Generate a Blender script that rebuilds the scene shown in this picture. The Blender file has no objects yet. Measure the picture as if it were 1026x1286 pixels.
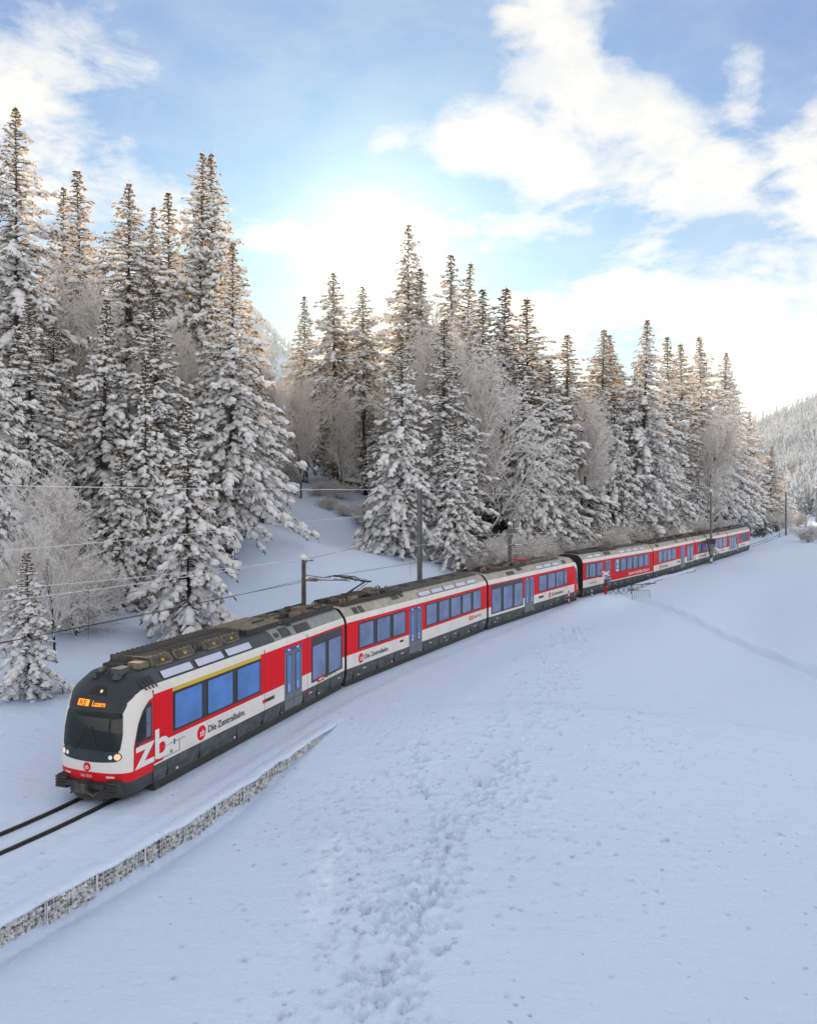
import bpy, math, random
import numpy as np
from mathutils import Vector, Matrix

S = bpy.context.scene
COL = S.collection

# ------------------------------------------------------------------ camera
FPX, CXP, YHP, ZC = 1000.0, 513.0, 618.0, 9.35
cam = bpy.data.cameras.new('camera')
cam.sensor_fit = 'HORIZONTAL'
cam.sensor_width = 36.0
cam.lens = 36.0 * FPX / 1026.0
cam.shift_y = -(643.0 - YHP) / 1026.0
cam.clip_start = 0.1
cam.clip_end = 9000
camo = bpy.data.objects.new('camera', cam)
COL.objects.link(camo)
camo.location = (0, 0, ZC)
camo.rotation_euler = (math.radians(90), 0, 0)
S.camera = camo

# ------------------------------------------------------------------ view
S.view_settings.view_transform = 'Standard'
S.view_settings.look = 'None'
S.view_settings.gamma = 1
S.view_settings.use_curve_mapping = False
S.view_settings.exposure = 2.02

HAZE = 0.00012
SUN_EL = math.radians(16.3)
SUN_AZ = math.radians(-2.2)          # from +Y towards +X
SUNV = Vector((math.sin(SUN_AZ) * math.cos(SUN_EL), math.cos(SUN_AZ) * math.cos(SUN_EL), math.sin(SUN_EL)))


class X:
    """tiny expression helper over math nodes"""
    nt = None

    def __init__(s, sock): s.s = sock

    @staticmethod
    def op(o, *a, clamp=False):
        n = X.nt.nodes.new('ShaderNodeMath')
        n.operation = o
        n.use_clamp = clamp
        for i, v in enumerate(a):
            if isinstance(v, X): X.nt.links.new(v.s, n.inputs[i])
            else: n.inputs[i].default_value = v
        return X(n.outputs[0])

    def __add__(a, b): return X.op('ADD', a, b)
    __radd__ = __add__
    def __sub__(a, b): return X.op('SUBTRACT', a, b)
    def __rsub__(a, b): return X.op('SUBTRACT', b, a)
    def __mul__(a, b): return X.op('MULTIPLY', a, b)
    __rmul__ = __mul__
    def __truediv__(a, b): return X.op('DIVIDE', a, b)
    def __neg__(a): return X.op('MULTIPLY', a, -1.0)
    def __pow__(a, b): return X.op('POWER', a, b)


def smooth(x, a, b):
    n = X.nt.nodes.new('ShaderNodeMapRange')
    n.interpolation_type = 'SMOOTHSTEP'
    X.nt.links.new(x.s, n.inputs[0])
    n.inputs[1].default_value = a
    n.inputs[2].default_value = b
    return X(n.outputs[0])


def xmax(a, b): return X.op('MAXIMUM', a, b)
def xmin(a, b): return X.op('MINIMUM', a, b)


def noise(vec, scale, detail=4, rough=0.5, dist=0.0, out=0):
    n = X.nt.nodes.new('ShaderNodeTexNoise')
    n.inputs['Scale'].default_value = scale
    n.inputs['Detail'].default_value = detail
    n.inputs['Roughness'].default_value = rough
    n.inputs['Distortion'].default_value = dist
    if vec is not None: X.nt.links.new(vec, n.inputs['Vector'])
    return X(n.outputs[out])


def mixc(f, a, b, blend='MIX'):
    n = X.nt.nodes.new('ShaderNodeMix')
    n.data_type = 'RGBA'
    n.blend_type = blend
    for sock, v in ((n.inputs[0], f), (n.inputs[6], a), (n.inputs[7], b)):
        if isinstance(v, X): X.nt.links.new(v.s, sock)
        elif isinstance(v, tuple): sock.default_value = (*v[:3], 1)
        else: sock.default_value = v
    return X(n.outputs[2])


# ------------------------------------------------------------------ world
W = bpy.data.worlds.new('World')
S.world = W
W.use_nodes = True
nt = W.node_tree
nt.nodes.clear()
X.nt = nt
wo = nt.nodes.new('ShaderNodeOutputWorld')
bg = nt.nodes.new('ShaderNodeBackground')
sky = nt.nodes.new('ShaderNodeTexSky')
sky.sky_type = 'NISHITA'
sky.sun_disc = False
sky.sun_elevation = SUN_EL
sky.sun_rotation = SUN_AZ
sky.altitude = 1000
sky.air_density = 1.0
sky.dust_density = 0.7
sky.ozone_density = 1.0
tc = nt.nodes.new('ShaderNodeTexCoord')
sep = nt.nodes.new('ShaderNodeSeparateXYZ')
nt.links.new(tc.outputs['Generated'], sep.inputs[0])
dx, dy, dz = (X(sep.outputs[i]) for i in range(3))
az = X.op('ARCTAN2', dx, dy)
el = X.op('ARCSINE', dz)
# cloud layer coordinates: a flat layer overhead, softened near the horizon
inv = 1.0 / 1.0
comb = nt.nodes.new('ShaderNodeCombineXYZ')
zz = xmax(dz, 0.0) + 0.22
nt.links.new((dx / zz).s, comb.inputs[0])
nt.links.new((dy / zz).s, comb.inputs[1])
nt.links.new((dz * 1.5).s, comb.inputs[2])
cv = comb.outputs[0]
n1 = noise(cv, 2.1, 9, 0.6, 0.5)
n2 = noise(cv, 9.0, 7, 0.65, 0.3)
n3 = noise(cv, 0.55, 3, 0.5)


def px_dir(px, py):
    v = Vector(((px - CXP) / FPX, 1.0, (YHP - py) / FPX)).normalized()
    return math.atan2(v.x, v.y), math.asin(v.z)


def blob(px, py, wx, wy, rot=0.0, amp=1.0):
    a0, e0 = px_dir(px, py)
    u = az - a0
    v = el - e0
    c, s = math.cos(math.radians(rot)), math.sin(math.radians(rot))
    uu = (u * c + v * s) * (1000.0 / wx)
    vv = (v * c - u * s) * (1000.0 / wy)
    r2 = uu * uu + vv * vv
    return X.op('EXPONENT', r2 * -1.0) * amp


cl = blob(15, 120, 150, 130, 0, .85)
for b in [(60, 210, 130, 65, 10, .85), (185, 238, 110, 42, -14, .8), (330, 300, 80, 40, 0, .45), (735, 90, 120, 72, -32, .98), (800, 165, 170, 80, -36, .98), (890, 215, 150, 75, -30, .9),
          (620, 180, 95, 50, -8, .80), (705, 205, 110, 60, -12, .78), (960, 110, 100, 130, 0, .74), (1010, 190, 90, 100, 0, .8), (655, 40, 50, 36, -30, .7), (790, 25, 60, 34, -30, .62),
          (655, 295, 100, 36, 0, .7), (850, 315, 150, 42, 10, .78), (940, 400, 190, 62, 0, .86), (760, 385, 180, 62, 0, .82),
          (940, 460, 240, 60, 0, .85), (485, 190, 60, 32, 0, .36), (1080, 250, 120, 160, 0, .75), (-160, 200, 170, 170, 0, .8), (560, 430, 400, 45, 0, .45), (570, 300, 80, 30, 0, .28)]:
    cl = xmax(cl, blob(*b))
# holes of deep blue
for b in [(835, 25, 60, 34, -10, .75), (985, 112, 24, 30, 0, .8), (905, 292, 70, 26, 20, .8), (1000, 20, 45, 30, 0, .4), (430, 90, 170, 80, 0, .35), (700, 330, 60, 24, 0, .4)]:
    cl = cl - blob(*b)
gen = smooth(n3, 0.29, 0.49)                     # the rest of the sky, unseen from here
front = smooth(dy, 0.55, 0.8) * (1.0 - smooth(el, 0.75, 1.0))
cover = cl * front + gen * 1.05 * (1.0 - front)
den = smooth(cover * 1.1 + (n1 - 0.5) * 2.7 + (n2 - 0.5) * 1.5, 0.18, 0.98)
thin = smooth(n2 * .5 + n1 * .5, 0.35, 0.75) * 0.30 + 0.06
den = xmax(den, thin)
band = smooth(n2 * 0.5 + noise(cv, 3.2, 7, 0.62, 0.6) * 0.5, 0.42, 0.66)
# glow of the veiled sun
sd = nt.nodes.new('ShaderNodeVectorMath')
sd.operation = 'DOT_PRODUCT'
nt.links.new(tc.outputs['Generated'], sd.inputs[0])
sd.inputs[1].default_value = SUNV
ang = X.op('ARCCOSINE', xmin(X(sd.outputs['Value']), 0.999999))
g1 = X.op('EXPONENT', ang * ang * -2600.0)       # ~2 deg
g2 = X.op('EXPONENT', ang * -19.0)
g3 = X.op('EXPONENT', ang * -3.2)
hor = X.op('EXPONENT', xmax(el, 0.0) * -6.0)

SKY_STR = 0.12
sk = nt.nodes.new('ShaderNodeSeparateColor')
nt.links.new(sky.outputs[0], sk.inputs[0])
cc = nt.nodes.new('ShaderNodeCombineColor')
KE = 0.12 * 2 ** 1.4                         # radiance units in which the sky was measured
for i_, (k_, g_) in enumerate(((.0255, 1.42), (.138, 1.12), (.352, .78))):
    q_ = X(sk.outputs[i_]) * KE
    q_ = (q_ ** g_) * k_
    q_ = q_ / (q_ * 0.50 + 1.0)
    nt.links.new((q_ * (1 / KE)).s, cc.inputs[i_])
skyc = X(cc.outputs[0])
CL = 2.02
cloudc = mixc(band * 0.9, (CL * .97, CL * 0.925, CL * 0.875), (CL * .66, CL * .71, CL * .80))
c1 = mixc(den, skyc, cloudc)
c1 = mixc(hor * 0.42, c1, (CL * 1.0, CL * .97, CL * .93))
def scale(c, f):
    n = X.nt.nodes.new('ShaderNodeVectorMath')
    n.operation = 'SCALE'
    if isinstance(c, X): X.nt.links.new(c.s, n.inputs[0])
    else: n.inputs[0].default_value = c
    if isinstance(f, X): X.nt.links.new(f.s, n.inputs['Scale'])
    else: n.inputs['Scale'].default_value = f
    return X(n.outputs[0])
def vadd(a, b):
    n = X.nt.nodes.new('ShaderNodeVectorMath')
    X.nt.links.new(a.s, n.inputs[0]); X.nt.links.new(b.s, n.inputs[1])
    return X(n.outputs[0])
c1 = vadd(c1, scale((1.0, .80, .50), g1 * 160.0 + g2 * 3.4 + g3 * 0.05))
nt.links.new(c1.s, bg.inputs[0])
bg.inputs[1].default_value = SKY_STR
nt.links.new(bg.outputs[0], wo.inputs[0])

sun = bpy.data.lights.new('sun', 'SUN')
sun.energy = 5.0
sun.angle = math.radians(0.55)
sun.color = (1.0, 0.77, 0.50)
suno = bpy.data.objects.new('sun', sun)
COL.objects.link(suno)
suno.rotation_euler = (-SUNV).to_track_quat('-Z', 'Y').to_euler()
suno.location = (0, 0, 200)

# ------------------------------------------------------------------ materials
MATS = {}


def mat(name, col=(.5, .5, .5), rough=.6, metal=0.0, spec=.5, emit=None, estr=0.0, var=0.0, vscale=3.0, bump=0.0, bscale=20.0):
    m = bpy.data.materials.new(name)
    m.use_nodes = True
    t = m.node_tree
    X.nt = t
    b = t.nodes['Principled BSDF']
    b.inputs['Base Color'].default_value = (*col, 1)
    b.inputs['Roughness'].default_value = rough
    b.inputs['Metallic'].default_value = metal
    b.inputs['Specular IOR Level'].default_value = spec
    if emit:
        b.inputs['Emission Color'].default_value = (*emit, 1)
        b.inputs['Emission Strength'].default_value = estr
    if var or bump:
        c = t.nodes.new('ShaderNodeTexCoord')
    if var:
        n = noise(c.outputs['Object'], vscale, 5, .6)
        f = smooth(n, .3, .7)
        lo = tuple(max(0, x * (1 - var)) for x in col)
        hi = tuple(min(1, x * (1 + var * .5)) for x in col)
        t.links.new(mixc(f, lo, hi).s, b.inputs['Base Color'])
    if bump:
        n = noise(c.outputs['Object'], bscale, 4, .6)
        bm = t.nodes.new('ShaderNodeBump')
        bm.inputs['Strength'].default_value = 1.0
        bm.inputs['Distance'].default_value = bump
        t.links.new(n.s, bm.inputs['Height'])
        t.links.new(bm.outputs[0], b.inputs['Normal'])
    MATS[name] = m
    return m


# ------------------------------------------------------------------ object helpers
class MB:
    def __init__(s):
        s.v = []; s.f = []; s.m = []

    def add(s, vs, fs, m=0):
        o = len(s.v)
        s.v += [tuple(p) for p in vs]
        s.f += [tuple(o + i for i in f) for f in fs]
        s.m += [m] * len(fs)

    def box(s, x0, x1, y0, y1, z0, z1, m=0, M=None, taper=0.0):
        t = taper
        vs = [(x0, y0, z0), (x1, y0, z0), (x1, y1, z0), (x0, y1, z0),
              (x0 + t, y0 + t, z1), (x1 - t, y0 + t, z1), (x1 - t, y1 - t, z1), (x0 + t, y1 - t, z1)]
        if M is not None: vs = [tuple(M @ Vector(p)) for p in vs]
        s.add(vs, [(0, 3, 2, 1), (4, 5, 6, 7), (0, 1, 5, 4), (1, 2, 6, 5), (2, 3, 7, 6), (3, 0, 4, 7)], m)

    def tube(s, pts, r, m=0, n=6, caps=True):
        pts = [Vector(p) for p in pts]
        rs = r if isinstance(r, (list, tuple)) else [r] * len(pts)
        rings = []
        for i, p in enumerate(pts):
            d = (pts[min(i + 1, len(pts) - 1)] - pts[max(i - 1, 0)]).normalized()
            u = d.cross(Vector((0, 0, 1)))
            if u.length < 1e-3: u = d.cross(Vector((1, 0, 0)))
            u.normalize()
            w = d.cross(u)
            rings.append([p + (u * math.cos(2 * math.pi * k / n) + w * math.sin(2 * math.pi * k / n)) * rs[i] for k in range(n)])
        vs = [q for R in rings for q in R]
        fs = []
        for i in range(len(pts) - 1):
            for k in range(n):
                a = i * n + k; b = i * n + (k + 1) % n
                fs.append((a, b, b + n, a + n))
        if caps:
            fs.append(tuple(range(n - 1, -1, -1)))
            fs.append(tuple((len(pts) - 1) * n + k for k in range(n)))
        s.add(vs, fs, m)

    def build(s, name, mats, parent=None, smooth=False, loc=None):
        me = bpy.data.meshes.new(name)
        me.from_pydata(s.v, [], s.f)
        if not isinstance(mats, (list, tuple)): mats = [mats]
        for mm in mats: me.materials.append(MATS[mm] if isinstance(mm, str) else mm)
        me.polygons.foreach_set('material_index', s.m)
        if smooth: me.polygons.foreach_set('use_smooth', [True] * len(s.f))
        me.update()
        o = bpy.data.objects.new(name, me)
        COL.objects.link(o)
        if parent is not None: o.parent = parent
        if loc is not None: o.location = loc
        return o


def tag(o, label=None, cat=None, group=None, kind=None):
    if label: o['label'] = label
    if cat: o['category'] = cat
    if group: o['group'] = group
    if kind: o['kind'] = kind
    return o


def empty(name, loc, label=None, cat=None, group=None, rz=0.0):
    o = bpy.data.objects.new(name, None)
    COL.objects.link(o)
    o.location = loc
    o.rotation_euler = (0, 0, rz)
    o.empty_display_size = .5
    return tag(o, label, cat, group)


def np_mesh(name, V, F, mats, midx=None, smooth=None):
    """V (n,3) float, F (m,k) int all same k"""
    me = bpy.data.meshes.new(name)
    V = np.asarray(V, dtype=np.float32); F = np.asarray(F, dtype=np.int32)
    m, k = F.shape
    me.vertices.add(len(V)); me.vertices.foreach_set('co', V.ravel())
    me.loops.add(m * k); me.loops.foreach_set('vertex_index', F.ravel())
    me.polygons.add(m)
    me.polygons.foreach_set('loop_start', np.arange(0, m * k, k, dtype=np.int32))
    for mm in mats: me.materials.append(MATS[mm] if isinstance(mm, str) else mm)
    if midx is not None: me.polygons.foreach_set('material_index', np.asarray(midx, dtype=np.int32))
    if smooth is not None:
        me.polygons.foreach_set('use_smooth', np.full(m, smooth, dtype=bool) if isinstance(smooth, bool) else smooth)
    me.update(calc_edges=True)
    return me


def link(name, me, parent=None):
    o = bpy.data.objects.new(name, me)
    COL.objects.link(o)
    if parent is not None: o.parent = parent
    return o


# ------------------------------------------------------------------ materials in use
def snow_material():
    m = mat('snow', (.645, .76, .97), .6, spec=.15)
    t = m.node_tree; X.nt = t
    b = t.nodes['Principled BSDF']
    c = t.nodes.new('ShaderNodeTexCoord')
    o = c.outputs['Object']
    n_a = noise(o, .35, 4, .55)
    mp_ = t.nodes.new('ShaderNodeMapping'); mp_.inputs['Rotation'].default_value = (0, 0, .5); mp_.inputs['Scale'].default_value = (.35, 1.6, 1)
    t.links.new(o, mp_.inputs['Vector'])
    n_r = noise(mp_.outputs[0], 1.3, 4, .6, .4)
    n_b = noise(o, 2.4, 5, .6)
    n_c = noise(o, 14.0, 4, .65)
    v = t.nodes.new('ShaderNodeTexVoronoi')
    v.inputs['Scale'].default_value = 2.6
    t.links.new(o, v.inputs['Vector'])
    pit = X.op('MULTIPLY', 1.0 - smooth(X(v.outputs['Distance']), .02, .16), smooth(n_a, .42, .6))
    h = n_b * .06 + n_c * .045 - pit * .10 + n_r * .12
    bp = t.nodes.new('ShaderNodeBump')
    bp.inputs['Distance'].default_value = 1.0
    bp.inputs['Strength'].default_value = .8
    t.links.new(h.s, bp.inputs['Height'])
    t.links.new(bp.outputs[0], b.inputs['Normal'])
    return m


snow_material()
mat('tree_snow', (.93, .93, .94), .75, spec=.08, bump=.02, bscale=5.0)
_t = MATS['tree_snow'].node_tree
_tr = _t.nodes.new('ShaderNodeBsdfTranslucent'); _tr.inputs[0].default_value = (.95, .93, .90, 1)
_mx = _t.nodes.new('ShaderNodeMixShader'); _mx.inputs[0].default_value = .22
_t.links.new(_t.nodes['Principled BSDF'].outputs[0], _mx.inputs[1]); _t.links.new(_tr.outputs[0], _mx.inputs[2])
_t.links.new(_mx.outputs[0], _t.nodes['Material Output'].inputs[0])
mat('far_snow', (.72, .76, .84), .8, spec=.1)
mat('wall_stone', (.56, .57, .58), .9, var=.5, vscale=6.0)
mat('galvanised', (.42, .43, .44), .5, .6)
mat('mast_grey', (.17, .18, .18), .6, .2, var=.3)
mat('mast_wood', (.10, .075, .06), .85, var=.4)
mat('wire_dark', (.06, .055, .05), .5, .6)
mat('wire_frost', (.62, .62, .64), .6)
mat('rail_steel', (.05, .045, .045), .45, .7)
mat('red_paint', (.70, .004, .014), .55, spec=.15)
mat('cream_paint', (.74, .71, .67), .45, var=.08, vscale=1.2)
mat('skirt_grey', (.075, .082, .088), .6, var=.5, vscale=3.0)
mat('roof_slate', (.045, .056, .066), .45, var=.25)
mat('roof_beige', (.40, .375, .33), .6, var=.25, vscale=2.0)
mat('roof_grey', (.26, .27, .28), .5, var=.2)
mat('gear_brown', (.082, .076, .070), .75, var=.5, vscale=4.0)
mat('gear_dark', (.035, .033, .032), .7, var=.3)
mat('gear_tan', (.19, .165, .12), .8, var=.35, vscale=3.0)
mat('ceramic', (.25, .16, .12), .4, var=.3)
mat('black_gap', (.012, .012, .014), .7)
mat('frame_black', (.018, .02, .024), .35)
mat('glass_blue_reflect', (.05, .19, .56), .05, spec=1.0, var=.25, vscale=.7)  # blue sky reflection put into the pane's base colour, varied by noise
mat('glass_lilac_reflect', (.13, .19, .39), .05, spec=1.0, var=.3, vscale=.7)  # lilac-blue reflection painted as base colour, mottled by noise
mat('glass_dark', (.006, .010, .009), .08, spec=.35)
mat('glass_pale', (.55, .57, .72), .15, spec=.8)
mat('door_grey', (.17, .18, .19), .4, .3)
mat('yellow_paint', (.58, .42, .02), .45)
mat('blue_paint', (.02, .07, .33), .4)
mat('white_print', (.75, .75, .75), .5)
mat('dark_print', (.03, .03, .035), .5)
mat('lamp_warm', (.75, .5, .33), .3, emit=(1, .62, .38), estr=.12)
mat('lamp_white', (.7, .75, .8), .2, emit=(.8, .9, 1), estr=.04)
mat('display_orange', (.5, .15, .01), .4, emit=(1, .25, .005), estr=.42)
mat('panel_box', (.16, .165, .17), .6, .2)
mat('bark', (.055, .042, .034), .9, var=.4, vscale=4.0)
# ------------------------------------------------------------------ track line and ground
def P(px, Y): return np.array(((px - CXP) / FPX * Y, Y))


HW = 1.325
A1 = P(193, 24.7); J1 = P(433.5, 38.0)
C2a = P(435.5, 38.1); J2 = P(611.5, 53.8)
C3a = P(613.5, 53.9); N3 = np.array((14.858, 69.106))
C4 = P(732, 70.4); J4 = np.array((26.05, 84.68)); J5 = np.array((35.84, 99.55)); J6 = np.array((45.87, 114.25)); J7 = np.array((55.45, 129.26))


def centre(a, b, p):
    d = (b - a) / np.linalg.norm(b - a)
    return p + np.array((-d[1], d[0])) * HW


TL = [np.array(p) for p in [(-75, -62), (-48, -30), (-27, -3), (-17.5, 10), (-14.2, 14.8)]]
TL += [np.array((-11.0, 20.9)), centre(A1, J1, A1), (centre(A1, J1, J1) + centre(C2a, J2, C2a)) / 2,
       (centre(C2a, J2, J2) + centre(C3a, N3, C3a)) / 2, (centre(C3a, N3, N3) + centre(C4, J4, C4)) / 2,
       centre(J4, J5, J4), centre(J5, J6, J5), centre(J6, J7, J6), centre(J6, J7, J7)]
TL += [np.array(p) for p in [(78, 168), (102, 207), (126, 250), (165, 330), (230, 450), (330, 600)]]
TL = np.array(TL)


def catmull(P_, n=6):
    out = []
    Q = np.vstack([2 * P_[0] - P_[1], P_, 2 * P_[-1] - P_[-2]])
    for i in range(1, len(Q) - 2):
        p0, p1, p2, p3 = Q[i - 1], Q[i], Q[i + 1], Q[i + 2]
        for k in range(n):
            t = k / n
            out.append(.5 * ((2 * p1) + (-p0 + p2) * t + (2 * p0 - 5 * p1 + 4 * p2 - p3) * t * t + (-p0 + 3 * p1 - 3 * p2 + p3) * t ** 3))
    out.append(P_[-1])
    return np.array(out)


TLS = catmull(TL, 5)


def track_dist(x, y, want_s=False):
    """signed distance to the track, positive on the field (camera) side"""
    x = np.asarray(x, float); y = np.asarray(y, float)
    best = np.full(x.shape, 1e9); sign = np.ones(x.shape); sv = np.zeros(x.shape)
    acc = 0.0
    for a, b in zip(TLS[:-1], TLS[1:]):
        d = b - a; L = np.hypot(*d); u = d / L
        t = np.clip((x - a[0]) * u[0] + (y - a[1]) * u[1], 0, L)
        ex = x - a[0] - t * u[0]; ey = y - a[1] - t * u[1]
        r = np.hypot(ex, ey)
        k = r < best
        best = np.where(k, r, best)
        sg = np.sign(ex * u[1] - ey * u[0])
        sign = np.where(k, sg, sign)
        sv = np.where(k, acc + t, sv)
        acc += L
    return (best * sign, sv) if want_s else best * sign


def track_point(s, off=0.0):
    acc = 0.0
    for a, b in zip(TLS[:-1], TLS[1:]):
        d = b - a; L = np.hypot(*d)
        if s <= acc + L or (b is TLS[-1]):
            u = d / L
            p = a + u * (s - acc)
            return np.array((p[0] + u[1] * off, p[1] - u[0] * off)), u
        acc += L
    return TLS[-1], u


def sstep(x, a, b):
    t = np.clip((x - a) / (b - a), 0, 1)
    return t * t * (3 - 2 * t)


_rng = np.random.default_rng(5)
_T = _rng.random((256, 256))


def vn(x, y, s):
    """smooth value noise in 0..1"""
    x = x / s; y = y / s
    xi = np.floor(x).astype(int); yi = np.floor(y).astype(int)
    fx = x - xi; fy = y - yi
    fx = fx * fx * (3 - 2 * fx); fy = fy * fy * (3 - 2 * fy)
    g = lambda i, j: _T[i % 256, j % 256]
    return (g(xi, yi) * (1 - fx) + g(xi + 1, yi) * fx) * (1 - fy) + (g(xi, yi + 1) * (1 - fx) + g(xi + 1, yi + 1) * fx) * fy


PATH = np.array([(17.6, 71.5), (18.6, 69.5), (20.2, 66), (21.6, 62), (22.9, 55.5), (23.8, 48), (24.0, 41), (23.5, 33), (22, 24)])


def poly_dist(x, y, pts):
    best = np.full(np.shape(x), 1e9)
    for a, b in zip(pts[:-1], pts[1:]):
        d = b - a; L = np.hypot(*d); u = d / L
        t = np.clip((x - a[0]) * u[0] + (y - a[1]) * u[1], 0, L)
        best = np.minimum(best, np.hypot(x - a[0] - t * u[0], y - a[1] - t * u[1]))
    return best


def gauss(x, y, cx, cy, sx, sy, rot=0.0):
    c, s = math.cos(rot), math.sin(rot)
    u = (x - cx) * c + (y - cy) * s; v = -(x - cx) * s + (y - cy) * c
    return np.exp(-.5 * ((u / sx) ** 2 + (v / sy) ** 2))


def ground(x, y, detail=True):
    x = np.asarray(x, float); y = np.asarray(y, float)
    d = track_dist(x, y)
    e = -d
    # --- forest side
    steep = sstep(y, 50, 64) * (1 - sstep(y, 128, 150))
    gentle = 0.13 * np.maximum(e - 2.4, 0) + 0.10 * np.maximum(e - 22, 0) + .06 * np.maximum(e - 34, 0)
    bank = 2.6 * sstep(e, 2.8, 8.0) + .30 * np.maximum(e - 7.0, 0)
    hs = gentle * (1 - steep) + bank * steep
    cap = 34.0
    hs = cap * (1 - np.exp(-np.maximum(hs, 0) / cap))
    fade = 1 - sstep(y, 165, 260)
    hs = hs * (fade * .92 + .08)
    hs += sstep(e, 3, 9) * ((vn(x, y, 7.0) - .5) * 1.1 + (vn(x + 50, y, 2.6) - .5) * .35) * (.25 + .75 * steep + .5 * sstep(e, 28, 40)).clip(0, 1)
    # --- field side
    wall_z = -(.80 * (1 - sstep(y, 24, 33.5)) + .03)
    w_on = 1 - sstep(y, 33.0, 34.5)
    z_in = -.06 + .05 * sstep(d, 2.3, 3.2)
    drop = sstep(d, 3.42, 3.56) * w_on
    open_f = -.03 * sstep(d, 3, 6) - .012 * np.maximum(d - 4, 0)
    open_f = open_f - .35 * sstep(d, 4, 18)
    front_f = wall_z - .010 * np.maximum(d - 3.5, 0)
    fld = np.where(w_on > 0, z_in * (1 - drop) + (front_f * w_on + open_f * (1 - w_on)) * drop + (1 - w_on) * open_f * (1 - drop), z_in * (1 - sstep(d, 2.6, 4)) + open_f)
    fld += sstep(d, 4.2, 9) * ((vn(x, y, 9.0) - .5) * .55 + (vn(x, y + 77, 4.0) - .5) * .13)
    fld += 1.7 * gauss(x, y, 36, 70, 8, 12, .4) - .8 * gauss(x, y, 27, 62, 3.0, 11, -.5) + .5 * gauss(x, y, 55, 92, 6, 14, -.4) + .7 * gauss(x, y, 6, 38, 6, 9, -.3) * sstep(d, 3.2, 8)
    fld += .55 * gauss(x, y, 16.3, 66.6, 2.3, 1.1, .9) + .25 * gauss(x, y, 13.2, 63.0, 3.0, .9, 1.0)
    fld -= .0036 * np.maximum(d - 6.5, 0) ** 2 * (1 - sstep(y, 42, 75)) * (1 - sstep(d, 30, 60))
    # falling away to the valley far right
    fld -= 6.0 * sstep(d, 60, 200)
    # trodden path and snow piled beside it
    pd = poly_dist(x, y, PATH)
    fld += -.48 * np.exp(-(pd / .36) ** 2) + .16 * np.exp(-((pd - .8) / .35) ** 2)
    h = np.where(d > 0, fld, hs)
    # bed of the rails
    bed = np.abs(d) < 2.4
    groove = -.03 - .05 * np.exp(-((np.abs(d) - .5) / .11) ** 2) + .03 * np.exp(-(d / .3) ** 2) + .02 * np.sin(d * 9 + 1) * vn(x, y, 3.0)
    hb = groove + (.012 * vn(x * 3, y * 3, 1.0))
    hb = hb + .05 * np.exp(-((d - 1.75) / .22) ** 2) + .04 * np.exp(-((d + 1.6) / .2) ** 2)
    h = h + .045 * np.exp(-((d - 2.75) / .28) ** 2) * (vn(x, y, 2.0) + .3) * (d > 0)
    k = 1 - sstep(np.abs(d), 1.3, 2.5)
    h = h * (1 - k) + hb * k
    # mountains round the valley
    far = sstep(np.hypot(x, y), 230, 420)
    m = 250 * gauss(x, y, 760, 850, 250, 340) + 300 * gauss(x, y, -380, 1180, 210, 260) + 240 * gauss(x, y, -1100, 700, 400, 500)
    m += 420 * gauss(x, y, 300, 2400, 900, 500) * .45
    m = m * (1 + .25 * (vn(x, y, 120.) - .5)) + 12 * (vn(x, y, 45.) - .5)
    rear = 160 * sstep(-y, 200, 900)
    return h + far * (m + rear - 3)


# footprints: clusters along the trails people and animals took
rf = random.Random(3)
PRINTS = []


def world_at(px, py, z=-.9):
    Y = (ZC - z) / ((py - YHP) / FPX)
    return np.array(((px - CXP) / FPX * Y, Y))


def trail(pts, n, spread, r=(.07, .17)):
    w = [world_at(*p) for p in pts]
    L = [0]
    for a, b in zip(w[:-1], w[1:]): L.append(L[-1] + np.hypot(*(b - a)))
    for i in range(n):
        s = rf.random() * L[-1]
        k = max(j for j in range(len(L) - 1) if L[j] <= s)
        t = (s - L[k]) / (L[k + 1] - L[k])
        p = w[k] * (1 - t) + w[k + 1] * t
        q = p + np.array((rf.gauss(0, spread), rf.gauss(0, spread * .8)))
        PRINTS.append((q[0], q[1], rf.uniform(*r), rf.uniform(.05, .15), rf.uniform(0, 3.14)))


trail([(725, 800), (700, 850), (670, 930), (645, 985)], 300, .9, (.06, .13))
trail([(650, 975), (600, 1010), (555, 1070), (520, 1150)], 150, .45, (.06, .13))
trail([(515, 960), (545, 1020), (560, 1075)], 60, .3, (.07, .14))
trail([(540, 1100), (505, 1180), (480, 1286)], 150, .5, (.06, .14))
trail([(700, 985), (620, 1030)], 26, .5, (.07, .14))
trail([(460, 900), (490, 1000), (500, 1100)], 240, 1.1, (.03, .07))
trail([(800, 880), (760, 1020), (700, 1150)], 260, 1.7, (.025, .05))
trail([(420, 1000), (440, 1140), (430, 1286)], 420, .8, (.03, .06))
trail([(600, 900), (560, 1000), (430, 1200)], 700, 2.3, (.025, .05))
trail([(900, 950), (800, 1150)], 60, 1.8, (.03, .06))
trail([(20, 985), (60, 960)], 8, .4, (.04, .08))


for i_ in range(95):
    q_, u_ = track_point(76 + i_ * .31 + rf.uniform(-.05, .05), 2.05 + rf.gauss(0, .05))
    PRINTS.append((q_[0], q_[1], rf.uniform(.05, .09), rf.uniform(.05, .1), 0))
for i_ in range(40):
    q_, u_ = track_point(74 + i_ * .7 + rf.uniform(-.1, .1), -1.9 + rf.gauss(0, .08))
    PRINTS.append((q_[0], q_[1], rf.uniform(.05, .10), rf.uniform(.03, .08), 0))


def make_axis(lo, hi, fine, a, b, grow=1.06, far=2600):
    c = list(np.arange(a, b, fine))
    st = fine; v = c[-1]
    up = []
    while v < hi:
        st *= grow; v += st; up.append(v)
    st = fine; v = a; dn = []
    while v > lo:
        st *= grow; v -= st; dn.append(v)
    return np.array(dn[::-1] + c + up)


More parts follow.
